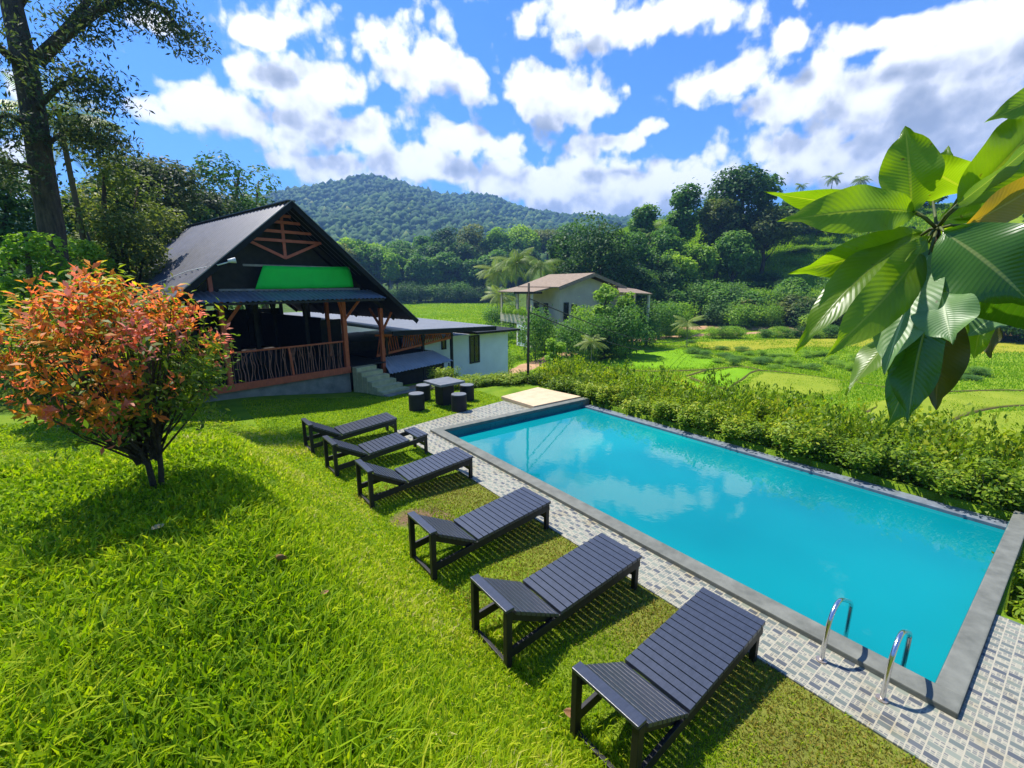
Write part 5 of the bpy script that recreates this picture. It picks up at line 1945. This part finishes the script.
def leafy_branch():
    def C(u, v, d):           # point at camera-forward depth d through a pixel
        r_ = Vector(ray(u, v))
        return Vector((0, 0, CAM_H)) + r_ * d
    root = Vector((2.95, -1.35, 0))
    root.z = gz(root.x, root.y)
    o = thing('broadleaf_tree', 'branch with big glossy green leaves reaching in from the right', 'tree', root)
    w = MB()
    fork = C(1230, 330, 1.25) - root
    hub = C(937, 229, 1.0) - root
    hub2 = C(935, 300, 1.05) - root
    w.tube([Vector((0, 0, -0.2)), Vector((0.05, -.05, 1.2)), fork + Vector((.25, -.35, -.2)), fork + Vector((.2, -.3, 1.5)), fork + Vector((.3, -.2, 3.0))], [0.085, 0.075, 0.06, 0.045, 0.02], 10)
    w.tube([fork + Vector((.24, -.34, 0.0)), C(1150, 318, 1.2) - root, C(1060, 309, 1.12) - root, C(1000, 312, 1.08) - root, C(965, 313, 1.06) - root, hub2], [0.022, 0.013, 0.0085, 0.007, 0.006, 0.005], 8)
    w.tube([hub2, C(940, 262, 1.02) - root, hub], [0.006, 0.006, 0.006], 7)
    w.build('trunk', M['bark'], o, smooth=True)
    specs = [  # base px, tip px, width px, depth base, depth tip, roll, curl, material
        ((912, 214), (905, 126), 50, 1.0, 0.98, 10, 0.05, 'L_lit'),
        ((914, 212), (776, 222), 46, 1.0, 0.92, 18, 0.10, 'L_lit'),
        ((905, 206), (764, 192), 26, 1.06, 1.02, -22, 0.06, 'L_lit'),
        ((958, 208), (1062, 96), 58, 0.98, 0.92, 20, 0.06, 'L_lit'),
        ((968, 190), (915, 160), 44, 1.02, 1.0, -14, 0.04, 'L_lit'),
        ((1085, 78), (984, 123), 34, 0.9, 0.88, 10, 0.06, 'L_lit'),
        ((953, 208), (1050, 128), 14, 0.95, 0.9, 62, 0.02, 'L_pale'),
        ((932, 205), (948, 146), 22, 1.1, 1.12, 20, 0.02, 'L_lit'),
        ((962, 228), (1075, 158), 34, 0.94, 0.88, 25, 0.08, 'L_yellow'),
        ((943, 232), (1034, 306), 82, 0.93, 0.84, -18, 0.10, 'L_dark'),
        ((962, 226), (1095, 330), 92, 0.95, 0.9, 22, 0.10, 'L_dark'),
        ((930, 252), (884, 375), 50, 0.97, 0.90, 18, 0.05, 'L_pale'),
        ((928, 238), (822, 360), 46, 1.0, 0.93, -20, 0.10, 'L_lit'),
        ((922, 234), (795, 352), 40, 1.03, 0.99, 26, 0.12, 'L_lit'),
        ((926, 234), (788, 274), 40, 1.08, 1.05, -12, 0.10, 'L_lit'),
        ((932, 240), (846, 300), 44, 1.1, 1.1, 8, 0.06, 'L_lit'),
        ((940, 222), (1012, 205), 48, 1.1, 1.12, -12, 0.05, 'L_lit'),
        ((935, 226), (1000, 240), 46, 1.12, 1.15, 14, 0.05, 'L_lit'),
        ((941, 292), (952, 344), 52, 0.90, 0.84, 6, 0.05, 'L_pale'),
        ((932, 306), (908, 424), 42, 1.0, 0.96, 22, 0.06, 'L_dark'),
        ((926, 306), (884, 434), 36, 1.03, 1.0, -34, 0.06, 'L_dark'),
        ((944, 306), (936, 410), 46, 1.02, 1.0, 10, 0.06, 'L_brown'),
        ((985, 312), (974, 360), 22, 1.07, 1.05, 16, 0.05, 'L_lit'),
        ((1004, 312), (968, 336), 26, 1.05, 1.02, 20, 0.05, 'L_pale'),
        ((996, 316), (990, 358), 16, 1.1, 1.1, 40, 0.05, 'L_brown'),
        ((918, 318), (846, 396), 22, 1.08, 1.05, 48, 0.06, 'L_lit'),
        ((915, 300), (862, 322), 26, 1.12, 1.1, 20, 0.05, 'L_pale'),
        ((930, 258), (905, 318), 44, 1.06, 1.05, -16, 0.05, 'L_lit'),
        ((950, 290), (985, 280), 36, 1.12, 1.12, 10, 0.05, 'L_lit'),
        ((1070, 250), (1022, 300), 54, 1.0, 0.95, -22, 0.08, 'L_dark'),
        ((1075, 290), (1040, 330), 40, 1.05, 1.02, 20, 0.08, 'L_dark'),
        ((1070, 180), (1010, 200), 46, 1.05, 1.02, 20, 0.08, 'L_lit'),
        ((920, 244), (872, 286), 34, 1.12, 1.12, 20, 0.08, 'L_lit'),
    ]
    fwd = Vector((sy, cy, 0))
    stalks = MB()
    for (bpx, tpx, wpx, db, dt, roll, curl, mk) in specs:
        B, T = C(bpx[0], bpx[1], db), C(tpx[0], tpx[1], dt)
        ax = T - B
        L_ = ax.length
        ax.normalize()
        view = (B + T) / 2 - Vector((0, 0, CAM_H))
        view.normalize()
        side = ax.cross(view).normalized()
        side = Matrix.Rotation(R(roll), 3, ax) @ side
        nn = side.cross(ax).normalized()
        if nn.dot(view) > 0:
            nn = -nn
        W_ = 0.90 * wpx / F_PX * (db + dt) / 2 / max(0.4, math.cos(R(roll)))
        K, J = 18, 8
        vs, fs, uvs = [], [], []
        ph = random.Random(int(bpx[0] * 7 + tpx[1])).uniform(0, 6)
        for k in range(K + 1):
            t_ = k / K
            prof = math.sin(PI * min(1, t_ ** 0.92)) ** 0.86
            if t_ > 0.82:
                prof *= 1 - 0.45 * math.sin(PI * (t_ - 0.82) / 0.18)
            hw = W_ / 2 * prof * 1.05 + 0.0012 * (1 - t_)
            c = B + ax * (L_ * t_) + nn * (curl * L_ * math.sin(PI * t_) * 0.9)
            for j in range(J + 1):
                s = j / J * 2 - 1
                q = c + side * (hw * s) + nn * (hw * 0.30 * abs(s) - hw * .12 * s * s + 0.010 * math.sin(t_ * 13 + ph + (2 if s > 0 else 0)) * abs(s) ** 2 * min(1, W_ * 9))
                vs.append(q - root)
                uvs.append((j / J, t_))
        for k in range(K):
            for j in range(J):
                a = k * (J + 1) + j
                fs.append((a, a + 1, a + J + 2, a + J + 1))
        me = bpy.data.meshes.new('leaf')
        me.from_pydata([tuple(q) for q in vs], [], fs)
        ul = me.uv_layers.new(name='UVMap')
        for lp in me.loops:
            ul.data[lp.index].uv = uvs[lp.vertex_index]
        for p_ in me.polygons:
            p_.use_smooth = True
        lf = add('leaf', me, M[mk], o)
        if mk == 'L_yellow':
            lf['label'] = 'yellowing leaf with orange edge'
        if mk == 'L_brown':
            lf['label'] = 'old brownish hanging leaf'
        h = hub if bpx[1] < 262 else hub2
        if bpx[0] > 985 or bpx[1] > 308:
            h = (C(bpx[0] + 14, 312, db) - root) if bpx[0] > 960 else hub2
        Bq = B - root
        if (Bq - h).length < 0.35:
            stalks.tube([h, h.lerp(Bq, 0.5) + Vector((0, 0, 0.006)), Bq + ax * 0.01], [0.0035, 0.003, 0.0025], 6)
    stalks.build('leaf_stalk', M['twig'], o, smooth=True)


leafy_branch()


# ------------------------------------------------------------------ grass
def blades(name, x, y, hgt, wid, rng, mat_, label, lean=0.55, zoff=-0.01, rndv=None):
    n = len(x)
    z = ground(x, y) + zoff
    a = rng.uniform(0, 2 * PI, n)
    la = rng.uniform(0, 2 * PI, n)
    ln = lean * rng.uniform(0.2, 1.35, n)
    base = np.stack([x, y, z], -1)
    s = np.stack([np.cos(a), np.sin(a), np.zeros(n)], -1) * (wid / 2)[:, None]
    ld = np.stack([np.cos(la), np.sin(la), np.zeros(n)], -1)
    h = hgt[:, None]
    up_ = np.array([0, 0, 1.0])
    mid = base + up_ * h * 0.55 + ld * h * (ln * 0.30)[:, None]
    tip = base + up_ * h * (0.95 - 0.30 * np.minimum(ln, 1.2))[:, None] + ld * h * (ln * 0.95)[:, None]
    V = np.stack([base - s, base + s, mid + s * 0.85, mid - s * 0.85, tip], 1).reshape(-1, 3)
    i = np.arange(n)[:, None] * 5
    q = i + np.array([[0, 1, 2, 3]])
    t_ = i + np.array([[3, 2, 4]])
    r = rng.beta(2.0, 2.2, n) if rndv is None else rndv
    me = np_mesh(name, V, [q, t_], np.repeat(r, 5))
    return tag(add(name, me, mat_), label, 'grass', kind='stuff')


def lawn():
    rng = np.random.default_rng(99)
    # long grass on the bank
    N = 1500000
    x = rng.uniform(-9, 3.0, N)
    y = rng.uniform(-1.5, 16.5, N)
    d = np.sqrt(x * x + y * y + 3.2)
    az = np.degrees(np.arctan2(x, y) - YAW)
    keep = rng.uniform(0, 1, N) < 0.88 * np.minimum(1, (2.5 / d) ** 1.15)
    keep &= (az > -64) & (az < 62)
    xt = 2.45 - 0.31 * np.maximum(0, y - 10.5)
    keep &= x < xt + rng.normal(size=N) * 0.08
    keep &= np.hypot(x, y) > 0.55
    x, y, d = x[keep], y[keep], d[keep]
    # clumps and thin spots
    c1 = fbm(x, y, 41, 4, 2.3)
    c2 = fbm(x, y, 43, 3, 0.9)
    near = ss(6, 2.5, d)
    face = ss(0.35, 0.9, x) * (1 - 0.5 * ss(2.0, 2.5, x)) + 0.6 * ss(5, 9, y)
    face = np.clip(face, 0, 1)
    hgt = (0.06 + 0.085 * near * (1 - 0.65 * face)) * (1 + 0.45 * c1) * rng.uniform(0.55, 1.35, len(x))
    wid = (0.0085 + 0.0035 * (1 - face)) * (d / 2.3) ** 0.7 * rng.uniform(0.7, 1.4, len(x))
    tone = np.clip(rng.beta(2.2, 2.4, len(x)) + 0.12 * c2 + 0.13 * c1 - 0.05 + 0.20 * face, 0, 1)  # sunlit brightness of the bank face is put into the blade tone
    blades('lawn_grass', x, y, np.maximum(hgt, 0.03), wid, rng, M['grass'], 'long lush grass covering the bank', 0.75, rndv=tone)
    # mown strip round the loungers, short and dry in places
    N = 1000000
    x = rng.uniform(1.6, 8.6, N)
    y = rng.uniform(-2.5, 17.0, N)
    d = np.sqrt(x * x + y * y + 9)
    keep = rng.uniform(0, 1, N) < np.minimum(1, (3.6 / d) ** 1.4)
    xt = 2.25 - 0.31 * np.maximum(0, y - 10.5)
    yb = np.interp(x, [4.36, 5.13, 6.6, 8.45], [10.76, 10.95, 11.25, 11.6])
    keep &= (x > xt) & ((x < 4.35 + 0.02 * rng.normal(size=N)) | (y > yb))
    keep &= ~((np.hypot(x - 2.75, y - 6.35) < 0.33) & (rng.uniform(0, 1, N) < 0.85))
    lx = (x - QX) * math.cos(QA) + (y - QY) * math.sin(QA)
    lb = -(x - QX) * math.sin(QA) + (y - QY) * math.cos(QA)
    keep &= ~((lb > -0.1) | ((lx > 0) & (lb > -2.3)))
    x, y, d = x[keep], y[keep], d[keep]
    c1 = fbm(x, y, 51, 4, 1.7)
    dry = ss(2.6, 3.7, x + 0.9 * c1) * (y < 7.8)
    sh = rng.uniform(0, 1, len(x)) < dry * 0.8
    hgt = (0.056 - 0.012 * dry) * rng.uniform(0.5, 1.3, len(x))
    wid = 0.0075 * (d / 3.6) ** 0.75 * rng.uniform(0.7, 1.3, len(x))
    for msk, mk, nm, lab in ((sh, 'grass_dry', 'short_grass', 'short dry turf between the loungers'), (~sh, 'grass', 'short_grass', 'short green turf round the loungers')):
        q = np.clip(rng.beta(2, 2.3, msk.sum()) + .12 * c1[msk], 0, 1)
        blades(nm, x[msk], y[msk], hgt[msk], wid[msk], rng, M[mk], lab, 0.8, rndv=q)


lawn()


def paddy_grass():
    rng = np.random.default_rng(7)
    N = 420000
    az = rng.uniform(R(-14), R(50), N) + YAW
    r = 14 * np.exp(rng.uniform(0, math.log(190 / 14.0), N))
    x, y = r * np.sin(az), r * np.cos(az)
    azd = np.degrees(az - YAW)
    r0 = np.interp(azd, [-14, -3, 8, 15, 60], [178, 168, 84, 74, 72])
    keep = (r < r0) & ((x > 13.5) | (y > 26))
    lb = -(x - QX) * math.sin(QA) + (y - QY) * math.cos(QA)
    keep &= ~((lb < 16) & (x < 18))
    # leave the paths and bunds clear
    c1 = fbm(x, y, 61, 4, 0.35)
    x, y, r, c1 = x[keep], y[keep], r[keep], c1[keep]
    for nm in ('dirt_path', 'dirt_road', 'paddy_bund'):
        for ob in [q for q in COL.objects if q.name.split('.')[0] == nm]:
            co = np.zeros(len(ob.data.vertices) * 3)
            ob.data.vertices.foreach_get('co', co)
            co = co.reshape(-1, 5, 3)[:, 2, :2]
            m_ = np.ones(len(x), bool)
            wd = 0.25 if nm == 'paddy_bund' else 1.25
            for a, c in zip(co[:-1], co[1:]):
                dv = c - a
                t_ = np.clip(((x - a[0]) * dv[0] + (y - a[1]) * dv[1]) / max(1e-6, dv @ dv), 0, 1)
                m_ &= np.hypot(x - a[0] - t_ * dv[0], y - a[1] - t_ * dv[1]) > wd
            x, y, r, c1 = x[m_], y[m_], r[m_], c1[m_]
    hgt = (0.16 + 0.07 * c1) * rng.uniform(0.5, 1.3, len(x)) * np.interp(r, [14, 60, 190], [0.8, 1.1, 2.4])
    wid = 0.02 * (r / 14) ** 0.85 * rng.uniform(0.7, 1.3, len(x))
    tone = np.clip(rng.beta(2, 2.2, len(x)) + 0.15 * c1 + 0.2 * ss(80, 120, r), 0, 1)
    blades('paddy_grass', x, y, np.maximum(hgt, .05), wid, rng, M['rice'], 'bright rice and grass of the paddies', 0.4, rndv=tone)


paddy_grass()


def hill_grass():
    rng = np.random.default_rng(17)
    N = 170000
    az = rng.uniform(R(12), R(45), N) + YAW
    r = rng.uniform(82, 134, N)
    x, y = r * np.sin(az), r * np.cos(az)
    c1 = fbm(x, y, 71, 4, 0.2)
    hgt = (0.55 + 0.3 * c1) * rng.uniform(0.5, 1.4, N)
    wid = 0.14 * rng.uniform(0.7, 1.4, N)
    blades('hillside_grass', x, y, np.maximum(hgt, .15), wid, rng, M['rice'], 'light green grass on the open hillside', 0.8)


hill_grass()


# ------------------------------------------------------------------ fallen leaves
def fallen(u, v, size, m, lab, rz, up_=0.05, tilt=0.3):
    p = on(u, v)
    vs, fs = [], []
    K, J = 8, 4
    for k in range(K + 1):
        t_ = k / K
        hw = 0.24 * math.sin(PI * min(1, t_ ** .9)) ** 0.8
        for j in range(J + 1):
            s = j / J * 2 - 1
            vs.append(((t_ - .5) * size, hw * s * size, size * (0.16 * abs(s) * hw * 4 + 0.12 * math.sin(PI * t_) * -1 + 0.1)))
    for k in range(K):
        for j in range(J):
            a = k * (J + 1) + j
            fs.append((a, a + 1, a + J + 2, a + J + 1))
    mb = MB()
    mb.add(vs, fs)
    o = mb.build('fallen_leaf', m, None, smooth=True)
    so_ = o.modifiers.new('thick', 'SOLIDIFY')
    so_.thickness = 0.0015
    o.location = (p.x, p.y, p.z + up_)
    o.rotation_euler = (tilt, tilt * .6, rz)
    tag(o, lab, 'leaf', 'fallen leaves on the grass')


fallen(160, 541, 0.11, M['leaf_pale'], 'pale yellow fallen leaf lying in the shade of the orange shrub', 0.9, 0.09, 0.25)
fallen(286, 611, 0.14, M['leaf_dry'], 'curled brown fallen leaf standing in the long grass', 1.9, 0.09, 0.9)
fallen(336, 704, 0.06, M['leaf_dry'], 'small pinkish brown fallen leaf low in the grass', 0.3, 0.09, 0.3)
fallen(572, 729, 0.17, M['leaf_dry'], 'brown fallen leaf propped on the leg of the nearest lounger', -0.9, 0.13, 0.3)
